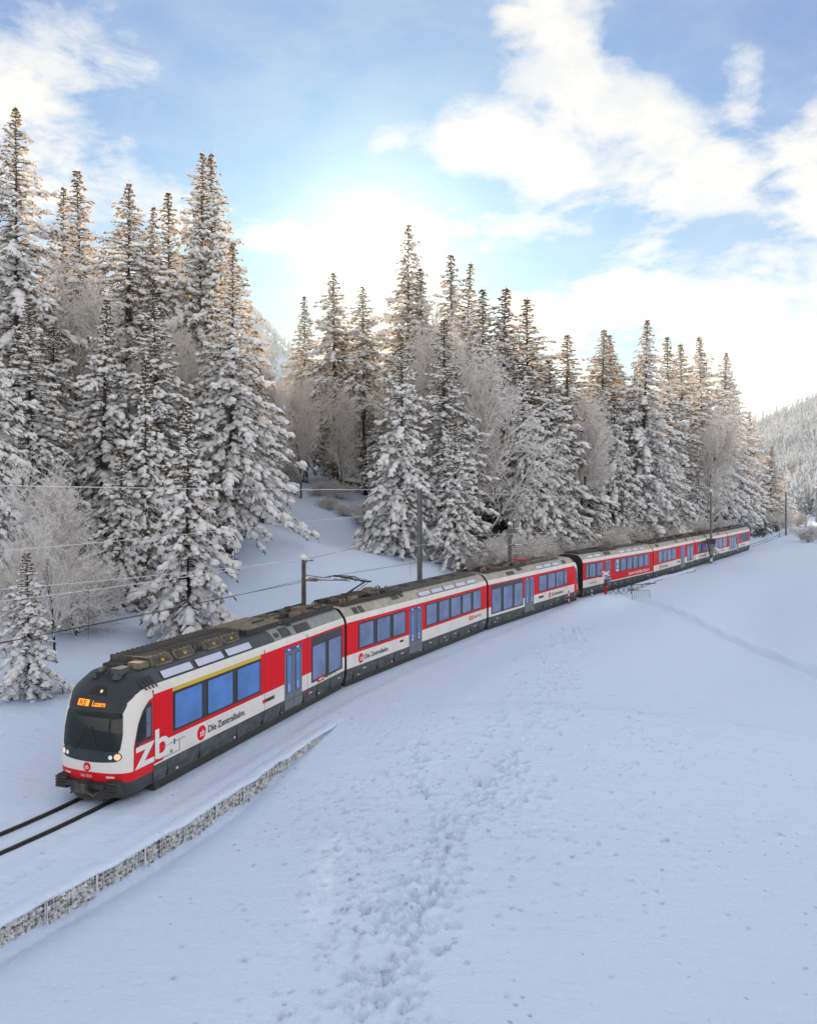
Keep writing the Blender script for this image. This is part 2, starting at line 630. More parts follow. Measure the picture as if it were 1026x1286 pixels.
gx = make_axis(-2600, 2600, .075, -13.5, 13.5, 1.05)
gy = make_axis(-1500, 3200, .085, 13.5, 40, 1.028)
GX, GY = np.meshgrid(gx, gy)
GZ = ground(GX, GY)
for (qx, qy, r, dp, an) in PRINTS:
    i0, i1 = np.searchsorted(gx, (qx - r * 3.2, qx + r * 3.2)); j0, j1 = np.searchsorted(gy, (qy - r * 3.2, qy + r * 3.2))
    if i1 <= i0 or j1 <= j0: continue
    sx = GX[j0:j1, i0:i1] - qx; sy = GY[j0:j1, i0:i1] - qy
    c, s = math.cos(an), math.sin(an)
    u = (sx * c + sy * s) / (r * 1.35); v = (-sx * s + sy * c) / (r * .8)
    q = u * u + v * v
    dp = dp * (1.15 if r > .07 else .8)
    GZ[j0:j1, i0:i1] += -dp * np.exp(-q ** 1.5) + dp * .22 * np.exp(-(np.sqrt(q) - 1.7) ** 2 * 5)
ny, nx = GX.shape
idx = np.arange(nx * ny).reshape(ny, nx)
F = np.stack([idx[:-1, :-1], idx[:-1, 1:], idx[1:, 1:], idx[1:, :-1]], -1).reshape(-1, 4)
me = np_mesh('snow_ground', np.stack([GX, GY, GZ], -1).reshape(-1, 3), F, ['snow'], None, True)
tag(link('snow_ground', me), kind='structure')


def gz(x, y): return float(ground(np.array([x]), np.array([y]))[0])


# ------------------------------------------------------------------ rails
S0 = None
tt = np.linspace(0, 330, 331)


def rail_run(off, s0, s1, step=.8):
    m = MB()
    pts = []
    s = s0
    while s <= s1:
        p, u = track_point(s, off); pts.append((p, u)); s += step
    prof = [(-.05, -.12), (-.012, -.06), (-.034, -.03), (-.034, 0), (.034, 0), (.034, -.03), (.012, -.06), (.05, -.12)]
    vs = []
    for p, u in pts:
        for a, z in prof: vs.append((p[0] + u[1] * a, p[1] - u[0] * a, z + .035))
    n = len(prof)
    fs = [(i * n + k, i * n + k + 1, (i + 1) * n + k + 1, (i + 1) * n + k) for i in range(len(pts) - 1) for k in range(n - 1)]
    m.add(vs, fs)
    return m


rt = empty('railway_track', (0, 0, 0), 'single narrow railway track of two dark rails pressed into the snow', 'railway track')
for off in (-.52, .52):
    rail_run(off, 60, 440).build('rail', 'rail_steel', rt)
# ------------------------------------------------------------------ the train
PROF = [(1.10, .20), (1.22, .27), (1.30, .55), (1.325, .85), (1.325, .95), (1.325, 1.5), (1.325, 2.6), (1.325, 2.93),
        (1.312, 3.06), (1.28, 3.22), (1.22, 3.34), (1.05, 3.56), (.93, 3.68), (.80, 3.74), (.4, 3.79), (0, 3.81)]
PY = np.array([p[0] for p in PROF]); PZ = np.array([p[1] for p in PROF])
Wz = lambda z: np.interp(z, PZ, PY)
SZ = [(.20, .42), (.45, .26), (.70, .10), (.98, 0.0), (1.3, .02), (1.6, .06), (2.2, .22), (2.6, .40), (2.9, .60), (3.15, .86), (3.36, 1.15), (3.56, 1.55), (3.68, 1.9), (3.76, 2.3), (3.81, 2.8)]
Sz = lambda z: np.interp(z, [a for a, b in SZ], [b for a, b in SZ])
Rz = lambda z: np.minimum(1.30, 2.88 - Sz(z))
PN = 2.7
KN = .48


def nk(x):
    """full length nose coordinate -> built coordinate (the cab front is short and upright)"""
    return 2.9 - (2.9 - x) * KN if x < 2.9 else x


def nki(x): return 2.9 - (2.9 - x) / KN if x < 2.9 else x


def nose_x(y, z):
    q = np.clip(np.abs(y) / Wz(z), 0, 1)
    return Sz(z) + Rz(z) * (1 - (1 - q ** PN) ** (1 / PN))


def nose_y(x, z):
    t = np.clip((x - Sz(z)) / Rz(z), 0, 1)
    return Wz(z) * (1 - (1 - t) ** PN) ** (1 / PN)


def front_map(off):
    def f(y, z):
        return (nk(float(nose_x(np.array(y), z))) - off, y, z)
    return f


def side_map(off, side=-1, true=False):
    def f(x, z):
        if true: x = nki(x)
        return (nk(x) - off * .5, side * (float(nose_y(np.array(x), z)) + off), z)
    return f


def smooth_poly(pts, n=6):
    pts = [np.array(p, float) for p in pts]
    out = []
    N = len(pts)
    for i in range(N):
        p0, p1, p2, p3 = pts[i - 1], pts[i], pts[(i + 1) % N], pts[(i + 2) % N]
        for k in range(n):
            t = k / n
            out.append(.5 * ((2 * p1) + (-p0 + p2) * t + (2 * p0 - 5 * p1 + 4 * p2 - p3) * t * t + (-p0 + 3 * p1 - 3 * p2 + p3) * t ** 3))
    return out


def round_poly(pts, r, n=4):
    """polygon with rounded corners, edges subdivided"""
    pts = [np.array(p, float) for p in pts]
    N = len(pts); out = []
    for i in range(N):
        a, b, c = pts[i - 1], pts[i], pts[(i + 1) % N]
        u = (a - b) / np.linalg.norm(a - b); w = (c - b) / np.linalg.norm(c - b)
        rr = min(r, .45 * np.linalg.norm(a - b), .45 * np.linalg.norm(c - b))
        p, q = b + u * rr, b + w * rr
        for k in range(n + 1):
            t = k / n
            out.append((1 - t) ** 2 * p + 2 * t * (1 - t) * b + t * t * q)
        e = c + (b - c) / np.linalg.norm(b - c) * rr
        for k in range(1, 5): out.append(q + (e - q) * k / 5)
    return out


def patch(poly, mp, rings=5, cen=None, m=0, mb=None, rim=0.0, rim_m=0):
    mb = mb or MB()
    P_ = np.array(poly)
    c = P_.mean(0) if cen is None else np.array(cen)
    n = len(P_)
    rs = [i / rings for i in range(1, rings + 1)]
    if rim: rs = [r * (1 - rim) for r in rs] + [1.0]
    vs = [mp(*c)]
    for r in rs:
        for p in P_:
            q = c + (p - c) * r
            vs.append(mp(*q))
    fs = [(0, 1 + k, 1 + (k + 1) % n) for k in range(n)]
    ms = [m] * n
    for i in range(len(rs) - 1):
        for k in range(n):
            a = 1 + i * n + k; b = 1 + i * n + (k + 1) % n
            fs.append((a, a + n, b + n, b)); ms.append(rim_m if (rim and i == len(rs) - 2) else m)
    o = len(mb.v)
    mb.v += vs; mb.f += [tuple(o + i for i in f) for f in fs]; mb.m += ms
    return mb


def text_mesh(s, size, squeeze=1.0, shear=0.0):
    cu = bpy.data.curves.new('t', 'FONT')
    cu.body = s; cu.size = size; cu.resolution_u = 3; cu.offset = size * .018; cu.shear = shear
    ob = bpy.data.objects.new('t', cu)
    COL.objects.link(ob)
    dg = bpy.context.evaluated_depsgraph_get()
    me = ob.evaluated_get(dg).to_mesh()
    vs = [(v.co.x * squeeze, v.co.y) for v in me.vertices]
    fs = [tuple(p.vertices) for p in me.polygons]
    ob.to_mesh_clear()
    bpy.data.objects.remove(ob); bpy.data.curves.remove(cu)
    return vs, fs


def side_text(s, x, z, width, height_cap, matn, parent, side=-1, off=.012, name='lettering', mp=None, label=None, vertical=False):
    """text on the side wall (front to the left when seen from the field side); width in metres"""
    vs, fs = text_mesh(s, 1.0)
    A = np.array(vs)
    x0, x1 = A[:, 0].min(), A[:, 0].max()
    zh = .73
    out = []
    for a, b in vs:
        u = (a - x0) / (x1 - x0) * width; w = b / zh * height_cap
        if vertical: u, w = -w, u
        out.append((u, w))
    mb = MB()
    if mp: pts = [mp(x + u, z + w) for u, w in out]
    else: pts = [(x + u, side * (HW + off), z + w) for u, w in out]
    mb.add(pts, fs)
    o = mb.build(name, matn, parent)
    if label: o['label'] = label
    return o


def nose_paint():
    m = bpy.data.materials.new('nose_paint'); m.use_nodes = True
    t = m.node_tree; X.nt = t
    b = t.nodes['Principled BSDF']
    def at(n):
        a = t.nodes.new('ShaderNodeAttribute'); a.attribute_name = n
        return X(a.outputs['Fac'])
    gt = lambda v, e=.004: X.op('ADD', X.op('MULTIPLY', v, 1 / e), .5, clamp=True)
    dark = gt(at('dark')); red = gt(at('red')); low = gt(at('low'))
    c = mixc(red, (.74, .71, .67), (.70, .004, .014))
    c = mixc(dark, c, (.030, .040, .050))
    c = mixc(low, c, (.05, .056, .062))
    t.links.new(c.s, b.inputs['Base Color'])
    b.inputs['Roughness'].default_value = .42
    b.inputs['Specular IOR Level'].default_value = .3
    MATS['nose_paint'] = m


nose_paint()


def nose_mesh(mb_ret=False):
    zs = np.unique(np.concatenate([np.linspace(.2, 3.0, 46), np.linspace(3.0, 3.81, 34)]))
    ph = np.linspace(0, math.pi / 2, 26)
    rows = []
    for z in zs:
        w, s, r = float(Wz(z)), float(Sz(z)), float(Rz(z))
        yy = w * np.sin(ph) ** (2 / PN); xx = s + r * (1 - np.cos(ph) ** (2 / PN))
        ex = np.linspace(s + r, 2.9, 6)[1:]
        xx = np.concatenate([xx, ex]); yy = np.concatenate([yy, np.full(5, w)])
        X_ = np.concatenate([xx[::-1], xx[1:]]); Y_ = np.concatenate([-yy[::-1], yy[1:]])
        rows.append(np.stack([X_, Y_, np.full(len(X_), z)], -1))
    V = np.array(rows); nz, nu = V.shape[:2]
    idx = np.arange(nz * nu).reshape(nz, nu)
    F_ = np.stack([idx[:-1, :-1], idx[1:, :-1], idx[1:, 1:], idx[:-1, 1:]], -1).reshape(-1, 4)
    V = V.reshape(-1, 3)
    VV = V.copy(); VV[:, 0] = 2.9 - (2.9 - V[:, 0]) * KN
    me = np_mesh('nose_shell', VV, F_, ['nose_paint'], None, True)
    x, y, z = V[:, 0], V[:, 1], V[:, 2]
    xb = np.interp(z, [1.2, 1.35, 1.65, 2.2, 2.67, 3.0, 3.2, 3.3, 3.36, 3.4], [.22, .30, .36, .46, .72, 1.05, 1.5, 1.95, 2.9, 9])
    zc = 1.27 + .07 * (y / 1.1) ** 2
    dark = np.minimum((xb - x) * .8, z - zc)
    xr = np.interp(z, [.9, 1.17, 1.7, 2.32, 2.72, 2.94, 3.05], [.98, .98, 1.02, 1.38, 1.88, 2.4, 3.2])
    red = np.maximum((x - xr) * .8, .98 - z)
    red = np.minimum(red, 3.07 - z)
    low = .70 + .0 * x - z
    for n, a in (('dark', dark), ('red', red), ('low', low)):
        at = me.attributes.new(n, 'FLOAT', 'POINT'); at.data.foreach_set('value', a.astype(np.float32))
    return me


def shell(mb, L, x0, roof, side_rule):
    """plain coach body from x0 to L; side_rule(x, z) gives the paint index of a side facet"""
    cuts = side_rule.cuts + [x0, L]
    xs = sorted(set(round(c, 3) for c in cuts))
    n = len(PROF)
    ring = [(-y, z) for y, z in PROF] + [(y, z) for y, z in PROF[-2::-1]]
    vs = [(x, y, z) for x in xs for y, z in ring]
    k = len(ring)
    fs = []; ms = []
    for i in range(len(xs) - 1):
        xm = (xs[i] + xs[i + 1]) / 2
        for j in range(k - 1):
            zm = (ring[j][1] + ring[j + 1][1]) / 2
            fs.append((i * k + j, (i + 1) * k + j, (i + 1) * k + j + 1, i * k + j + 1))
            ms.append(side_rule(xm, zm))
    o = len(mb.v); mb.v += vs
    mb.f += [tuple(o + q for q in f) for f in fs]; mb.m += ms
    return o, k, len(xs)


BODY_MATS = ['skirt_grey', 'cream_paint', 'red_paint', 'yellow_paint', 'roof_slate', 'roof_beige', 'roof_grey', 'black_gap']
SK, CR, RE, YE, RS, RB, RG, BG = range(8)


class Rule:
    def __init__(s, low_red=(), yellow=(), slate=(), roof=RB, band=CR):
        s.low_red = low_red; s.yellow = yellow; s.slate = slate; s.roof = roof; s.band = band
        s.cuts = [v for r in list(low_red) + list(yellow) + list(slate) for v in r]

    def __call__(s, x, z):
        ins = lambda R: any(a < x < b for a, b in R)
        if z < .85: return SK
        if z < .95: return CR
        if z < 1.5: return RE if ins(s.low_red) else CR
        if z < 2.93: return RE
        if z < 3.06: return YE if ins(s.yellow) else RE
        if z < 3.34: return s.band
        if z < 3.7: return RS if ins(s.slate) else s.roof
        return RS if ins(s.slate) else s.roof


def win(car, x0, x1, z0, z1, glass='glass_blue_reflect', rr=.07, side=-1, name='window', both=True, label=None):
    """one window: black rim with the pane set 1.5 cm back inside it"""
    for sd in ((-1, 1) if both else (side,)):
        mb = MB()
        outer = round_poly([(x0, z0), (x1, z0), (x1, z1), (x0, z1)], rr, 3)
        cx, cz = (x0 + x1) / 2, (z0 + z1) / 2
        inner = [np.array((cx + (p[0] - cx) * (1 - .07 / (x1 - x0)), cz + (p[1] - cz) * (1 - .08 / (z1 - z0)))) for p in outer]
        y_o = HW + .016; y_i = HW + .006; n = len(outer)
        vs = [(p[0], sd * y_o, p[1]) for p in outer] + [(p[0], sd * y_o, p[1]) for p in inner] + [(p[0], sd * y_i, p[1]) for p in inner] + [(p[0], sd * HW, p[1]) for p in outer]
        fs = []
        for k in range(n):
            q = (k + 1) % n
            f = [(k, q, n + q, n + k), (n + k, n + q, 2 * n + q, 2 * n + k), (3 * n + k, 3 * n + q, q, k)]
            fs += f
        mb.add(vs, fs, 0)
        mb.add([(p[0], sd * (y_i + .001), p[1]) for p in inner], [tuple(range(n))], 1)
        o = mb.build(name, ['frame_black', glass], car)
        if label: o['label'] = label


def surround(car, x0, x1, z0, z1):
    for sd in (-1, 1):
        mb = MB()
        mb.box(x0, x1, min(sd * (HW - .02), sd * (HW + .004)), max(sd * (HW - .02), sd * (HW + .004)), z0, z1)
        mb.build('window_surround', 'frame_black', car)


def door(car, x0, x1, zb=.42, zt=2.93, num='2', blue_top=True):
    xm = (x0 + x1) / 2
    for sd in (-1, 1):
        for a, b in ((x0, xm - .015), (xm + .015, x1)):
            mb = MB()
            lo, hi = sorted((sd * (HW - .03), sd * (HW + .014)))
            mb.box(a, b, lo, hi, zb, zt - (.17 if blue_top else 0), 0)
            if blue_top: mb.box(a, b, lo, hi, zt - .165, zt, 3)
            mb.box(a + .01, b - .01, min(sd * (HW + .014), sd * (HW + .018)), max(sd * (HW + .014), sd * (HW + .018)), zb + .34, zb + .36, 1)
            w = b - a
            o_ = round_poly([(a + .14, zb + .62), (b - .14, zb + .62), (b - .14, zt - .26), (a + .14, zt - .26)], .06, 3)
            cx, cz = (a + b) / 2, (zb + zt) / 2
            yo = sd * (HW + .020); yi = sd * (HW + .026)
            mb.add([(p[0], yo, p[1]) for p in o_], [tuple(range(len(o_)))], 1)
            i_ = [(cx + (p[0] - cx) * .80, cz + (p[1] - cz) * .965) for p in o_]
            mb.add([(p[0], yi, p[1]) for p in i_], [tuple(range(len(i_)))], 2)
            if sd < 0 and num:
                vs, fs = text_mesh(num, .42)
                mb.add([(a + w * .36 + u * .8, sd * (HW + .030), zb + .72 + v) for u, v in vs], fs, 4)
                mb.box(a + w * .38, a + w * .62, -(HW + .017), -(HW + .014), zt - .12, zt - .05, 4)
            mb.build('door', ['door_grey', 'frame_black', 'glass_blue_reflect', 'blue_paint', 'white_print'], car)


def roof_slant_patch(car, x0, x1, a0, a1, matn, name, rim='frame_black', sides=(-1,), thick=.02, rr=.06):
    """panel on the sloping roof edge between profile fractions a0..a1 (0 at z 3.34, 1 at z 3.74)"""
    zz = [3.34, 3.56, 3.68, 3.74]; yy = [1.22, 1.05, .93, .80]
    ln = [0, .278, .448, .59]; T = ln[-1]
    for sd in sides:
        def mp(off):
            def f(x, a):
                d = a * T
                y = np.interp(d, ln, yy); z = np.interp(d, ln, zz)
                return (x, sd * (y + off * .8), z + off * .6)
            return f
        mb = MB()
        P_ = round_poly([(x0, a0), (x1, a0), (x1, a1), (x0, a1)], rr, 3)
        patch(P_, mp(thick), 3, m=0, mb=mb)
        ca = np.array(((x0 + x1) / 2, (a0 + a1) / 2))
        sc = np.array((1 - .09 / (x1 - x0), 1 - .10 / ((a1 - a0))))
        patch([ca + (np.array(p) - ca) * sc for p in P_], mp(thick + .006), 3, m=1, mb=mb)
        mb.build(name, [rim, matn], car)


def logo(car, xc, zc, r, txt='zb', side=-1):
    mb = MB()
    n = 28
    ring = [(xc + r * math.cos(t), zc + r * math.sin(t)) for t in np.linspace(0, 2 * math.pi, n, endpoint=False)]
    mb.add([(a, side * (HW + .008), b) for a, b in ring], [tuple(range(n))], 0)
    vs, fs = text_mesh(txt, r * 1.25)
    A = np.array(vs); mx = (A[:, 0].min() + A[:, 0].max()) / 2
    mb.add([(xc + (a - mx) * 1.0 + r * .12, side * (HW + .014), zc + b - r * .42) for a, b in vs], fs, 1)
    mb.build('round_emblem', ['red_paint', 'white_print'], car)


def rail_badge(car, x0, x1, z):
    """red block with white arrow cross, then dark capitals"""
    h = .24; w = (x1 - x0) * .34
    mb = MB()
    y = -(HW + .008)
    mb.add([(x0, y, z), (x0 + w, y, z), (x0 + w, y, z + h), (x0, y, z + h)], [(0, 1, 2, 3)], 0)
    y -= .005
    cx, cz = x0 + w * .52, z + h / 2
    for a, b, c, d in ((-.19, .19, -.025, .025), (-.025, .025, -.085, .085)):
        mb.add([(cx + a, y, cz + c), (cx + b, y, cz + c), (cx + b, y, cz + d), (cx + a, y, cz + d)], [(0, 1, 2, 3)], 1)
        y -= .002
    for s in (-1, 1):
        mb.add([(cx + s * .13, y, cz + .085), (cx + s * .22, y, cz), (cx + s * .13, y, cz - .085), (cx + s * .16, y, cz)], [(0, 1, 2, 3)], 1)
    mb.build('rail_badge', ['red_paint', 'white_print'], car)
    side_text('SBB CFF FFS', x0 + w + .12, z + .04, (x1 - x0) - w - .1, .15, 'dark_print', car)


def grille(car, x0, x1, a0=.05, a1=.75, side=-1, rows=1):
    roof_slant_patch(car, x0, x1, a0, a1, 'gear_brown', 'roof_vent', 'frame_black', (side,), .015, .02)


rg = random.Random(11)


def roof_gear(car, x0, x1, dens=1.0, name='roof_equipment', dark=False):
    """insulators, boxes, pipes and cable trunking between x0 and x1, low and crowded"""
    mb = MB()
    mb.box(x0, x1, -.78, .82, 3.74, 3.83, 0)
    mb.box(x0 + .05, x1 - .05, -.84, -.78, 3.76, 3.95, 1)
    mb.box(x0 + .05, x1 - .05, .82, .88, 3.76, 3.98, 1)
    x = x0 + .15
    while x < x1 - .6:
        L = rg.uniform(.45, 1.1)
        for lane in (-.55, 0.0, .5):
            if rg.random() > dens: continue
            k = rg.random(); yc = lane + rg.uniform(-.06, .06); w = rg.uniform(.16, .24)
            m = rg.choice([0, 1, 1, 2, 3])
            if k < .5:
                h = rg.uniform(.08, .28)
                mb.box(x, min(x + L * .85, x1), yc - w, yc + w, 3.8, 3.82 + h, m, taper=.02)
                if rg.random() < .5: mb.box(x + .1, min(x + L * .6, x1), yc - w * .7, yc + w * .7, 3.82 + h, 3.86 + h, rg.choice([0, 1, 2]))
            elif k < .8:
                r = rg.uniform(.09, .14)
                mb.tube([(x + .05, yc, 3.83 + r), (min(x + L * .8, x1), yc, 3.83 + r)], r, rg.choice([2, 3, 0]), 9)
                for q in range(4):
                    xx = x + .1 + q * L * .2
                    if xx < x1: mb.tube([(xx, yc, 3.83 + r), (xx + .035, yc, 3.83 + r)], r * 1.25, 3, 9)
            else:
                for q in range(2):
                    xx = x + .12 + q * .35
                    mb.tube([(xx, yc, 3.8), (xx, yc, 4.1)], [.06, .05], 3, 7)
                    for zz in (3.86, 3.93, 4.0): mb.tube([(xx, yc, zz), (xx, yc, zz + .025)], .095, 3, 8)
                mb.tube([(x + .12, yc, 4.12), (x + .5, yc + .1, 4.12)], .025, 1, 5)
        x += L
    mb.tube([(x0 + .1, -.25, 3.95), ((x0 + x1) / 2, -.2, 4.0), (x1 - .1, -.25, 3.95)], .025, 1, 5)
    return mb.build(name, ['gear_brown', 'gear_dark', 'gear_tan', 'ceramic'], car)


def bogie(car, xc):
    mb = MB()
    for sd in (-1, 1):
        mb.box(xc - 1.5, xc + 1.5, min(sd * .72, sd * .86), max(sd * .72, sd * .86), .28, .5, 0)
        for dx_ in (-1.0, 1.0):
            mb.tube([(xc + dx_, sd * .46, .40), (xc + dx_, sd * .60, .40)], .37, 0, 18)
            mb.tube([(xc + dx_, sd * .60, .40), (xc + dx_, sd * .82, .40)], .12, 0, 8)
    mb.box(xc - 1.2, xc + 1.2, -.7, .7, .25, .6, 0)
    mb.build('bogie', 'gear_dark', car)


def end_cap(mb, x, o_idx=None, m=BG):
    ring = [(-y, z) for y, z in PROF] + [(y, z) for y, z in PROF[-2::-1]]
    mb.add([(x, y, z) for y, z in ring], [tuple(range(len(ring)))], m)


def panel_lines(car, xs, z0=.3, z1=3.2):
    mb = MB()
    for x in xs: mb.box(x - .008, x + .008, -(HW + .003), -(HW - .02), max(z0, .9), z1, 0)
    for x in xs: mb.box(x - .01, x + .01, -(HW + .002), -(HW - .06), .62, .88, 0)
    mb.build('panel_joint', 'gear_dark', car)


def skirt_bits(car, x0, x1):
    mb = MB()
    x = x0 + .6
    while x < x1 - 1:
        w = rg.uniform(1.2, 2.4)
        yb = -(1.303)
        mb.box(x, x + .02, yb - .02, yb + .06, .32, .83, 0)
        if rg.random() < .4: mb.box(x + w * .4, x + w * .4 + .25, -(1.325), -1.29, .6, .64, 1)
        x += w
    for k in range(int((x1 - x0) / 3.4)):
        xx = x0 + 1.1 + k * 3.4
        mb.box(xx, xx + .07, -1.30, -1.26, .36, .42, 2)
    mb.box(x0 + .1, x1 - .1, -1.20, 1.20, .0, .34, 0)  # underframe box, wide and dark to stand in for the shadow below the skirt
    mb.build('skirt_fittings_shade', ['gear_dark', 'cream_paint', 'white_print'], car)


def place(unit, name, A, B, back, label, nose_dist=0.0, flip=False):
    """carriage frame: +X runs back along the train, -Y is the side towards the field"""
    d = (B - A) / np.linalg.norm(B - A)
    left = np.array((-d[1], d[0]))
    o = A - d * nose_dist + left * HW
    e = (o, math.atan2(d[1], d[0]))
    return e


def build_body(unit, mb, pos, L, extra_nose=None, flip_nose=False, label=None):
    (ox, oy), rz = pos
    ul = unit.location
    o = mb.build('carriage', BODY_MATS, unit)
    if extra_nose is not None:
        pass
    o.location = (ox - ul[0], oy - ul[1], 0)
    o.rotation_euler = (0, 0, rz)
    if label: o['label'] = label
    # roof and cantrail edges shade smoothly, the flat ends do not
    return o


posA = place(None, 'a', A1, J1, 0, '', 2.9)
unit1 = empty('train', (posA[0][0], posA[0][1], 0), 'nearer red and cream train unit of three carriages, large zb on its nose', 'train', 'coupled train units')
L1 = 2.9 + 14.1
# ---------- front carriage
rule = Rule(yellow=[(3.85, 9.31)], slate=[(2.9, 10.6)], roof=RG)
mb = MB(); shell(mb, L1, 2.9, RG, rule); end_cap(mb, L1)
car1 = build_body(unit1, mb, posA, L1, label='front carriage with rounded driving cab and yellow line over its windows')
ns = link('nose_shell', nose_mesh(), car1)


def nose_details(car, letters=True, big=True, display=True, s=-1):
    # windscreen
    ws = round_poly([(-1.06, 1.62), (1.06, 1.62), (1.10, 2.10), (1.03, 2.72), (-1.03, 2.72), (-1.10, 2.10)], .1, 3)
    patch(ws, front_map(.012), 8, (0, 2.15)).build('windscreen', 'glass_dark', car, True)
    # wipers
    mb = MB()
    fm = front_map(.03)
    for y0, y1 in ((-.55, -.05), (.62, .12)):
        mb.tube([fm(y0, 1.5), fm((y0 + y1) / 2, 1.75), fm(y1, 2.3)], .012, 0, 5)
    mb.build('wiper', 'gear_dark', car)
    # head lamps
    for y0, z0, r, mm in ((-1.0, 1.47, .095, 'lamp_warm'), (1.0, 1.47, .095, 'lamp_warm'), (-.80, 1.455, .065, 'lamp_white'), (.80, 1.455, .065, 'lamp_white')):
        ring = [(y0 + r * math.cos(t), z0 + r * math.sin(t)) for t in np.linspace(0, 2 * math.pi, 16, endpoint=False)]
        m2 = MB()
        patch(ring, front_map(.02), 2, (y0, z0), 0, m2)
        big_ = [(y0 + (a - y0) * 1.25, z0 + (b - z0) * 1.25) for a, b in ring]
        patch(big_, front_map(.012), 2, (y0, z0), 1, m2)
        m2.build('headlight', [mm, 'gear_dark'], car)
    ring = [(.10 + .14 * math.cos(t), 3.24 + .05 * math.sin(t)) for t in np.linspace(0, 2 * math.pi, 14, endpoint=False)]
    patch(round_poly([(-.36, 3.16), (.36, 3.16), (.24, 3.42), (-.24, 3.42)], .04, 2), front_map(.012), 3, None).build('roof_lamp_housing', 'glass_dark', car)
    patch([(-.13 + .05 * math.cos(t), 3.28 + .045 * math.sin(t)) for t in np.linspace(0, 2 * math.pi, 12, endpoint=False)], front_map(.025), 2).build('headlight', 'lamp_warm', car)
    # destination display
    dp = round_poly([(-.95, 2.80), (.95, 2.80), (.88, 3.08), (-.88, 3.08)], .05, 3)
    patch(dp, front_map(.016), 4).build('destination_display', 'gear_dark', car)
    if display:
        m2 = MB(); f2 = front_map(.026)
        patch([(y, z) for y, z in [(.62, 2.85), (.18, 2.85), (.18, 3.03), (.62, 3.03)]], f2, 2, mb=m2, m=0)
        vs, fs = text_mesh('RE', .2)
        f3 = front_map(.034)
        m2.add([f3(.56 - u * 1.3, 2.87 + v) for u, v in vs], fs, 1)
        vs, fs = text_mesh('Luzern', .21)
        m2.add([f3(.06 - u * .85, 2.87 + v) for u, v in vs], fs, 0)
        m2.build('display_lettering', ['display_orange', 'gear_dark'], car)
    # round emblem and number on the nose
    m2 = MB()
    r = .135; z0 = 1.12
    patch([(r * math.cos(t), z0 + r * math.sin(t)) for t in np.linspace(0, 2 * math.pi, 20, endpoint=False)], front_map(.01), 2, (0, z0), 0, m2)
    vs, fs = text_mesh('zb', .17); f3 = front_map(.018)
    m2.add([f3(.08 - u, z0 - .06 + v) for u, v in vs], fs, 1)
    m2.build('round_emblem', ['red_paint', 'white_print'], car)
    vs, fs = text_mesh('161 011', .12)
    m2 = MB(); f3 = front_map(.012)
    m2.add([f3(.26 - u * 1.1, .80 + v) for u, v in vs], fs, 0)
    m2.build('number', ['white_print'], car)
    m2 = MB()
    for sg in (-1, 1):
        patch(round_poly([(sg * .92, .83), (sg * .66, .83), (sg * .66, .89), (sg * .92, .89)], .02, 2), front_map(.01), 2, m=0, mb=m2)
    m2.build('marker_strip', 'cream_paint', car)
    # cab side window
    for sd in (-1, 1):
        o_ = [(1.10, 1.60), (1.17, 1.92), (1.42, 2.36), (1.80, 2.68), (2.20, 2.84), (2.72, 2.90), (2.72, 2.3), (2.72, 1.72), (2.2, 1.74), (1.6, 1.72)]
        patch(round_poly(o_, .05, 3), side_map(.008, sd), 5, (2.1, 2.15)).build('cab_window_surround', 'frame_black', car, True)
        i1 = [(1.30, 1.82), (1.42, 2.16), (1.75, 2.5), (2.06, 2.66), (2.06, 1.86), (1.7, 1.80)]
        patch(round_poly(i1, .04, 3), side_map(.016, sd), 4, (1.8, 2.1)).build('cab_window', 'glass_dark', car, True)
        for z0, z1 in ((1.84, 2.22), (2.26, 2.70)):
            patch(round_poly([(2.16, z0), (2.58, z0), (2.58, z1 + .04), (2.16, z1)], .03, 3), side_map(.018, sd), 3).build('cab_window', 'glass_pale' if False else 'glass_blue_reflect2', car)
    SH = 2.9 * (1 - KN)
    # buffers, coupler and snow plough
    for sd in (-1, 1):
        m2 = MB()
        m2.box(-.05, .3, sd * .93 - .21, sd * .93 + .21, .40, .78, 0, taper=.03)
        for k in range(4): m2.box(-.08, -.04, sd * .93 - .20, sd * .93 + .20, .42 + k * .09, .48 + k * .09, 0)
        m2.build('buffer', ['gear_dark'], car).location.x = SH
    m2 = MB()
    m2.box(-.22, .3, -.16, .16, .42, .74, 0, taper=.03); m2.box(-.36, -.2, -.21, .21, .46, .70, 1, taper=.04)
    m2.tube([(-.3, -.2, .5), (-.2, -.42, .36), (.2, -.5, .5)], .035, 1, 6); m2.tube([(-.3, .2, .5), (-.2, .42, .36), (.2, .5, .5)], .035, 1, 6)
    m2.tube([(-.34, 0, .62), (-.2, .25, .72)], .03, 1, 6)
    m2.box(-.1, .35, -.7, .7, .52, .66, 0)
    m2.build('coupler', ['gear_dark', 'gear_brown'], car).location.x = SH
    m2 = MB()
    m2.add([(.02, -.3, .17), (.50, -1.12, .17), (.50, -1.12, .42), (.10, -.3, .42), (.02, .3, .12), (.50, 1.12, .12), (.50, 1.12, .42), (.10, .3, .42), (1.2, -1.12, .12), (1.2, -1.12, .42), (1.2, 1.12, .12), (1.2, 1.12, .42)],
           [(0, 3, 2, 1), (0, 4, 7, 3), (4, 5, 6, 7), (1, 2, 9, 8), (5, 10, 11, 6), (0, 1, 5, 4)], 0)
    m2.build('snow_plough', 'gear_dark', car).location.x = SH
    # door slit
    m2 = MB()
    m2.box(2.88, 2.90, -(HW + .004), -(HW - .03), .3, 3.2, 0)
    m2.build('panel_joint', 'gear_dark', car)


mat('glass_blue_reflect2', (.10, .14, .22), .08, spec=.9)
nose_details(car1)
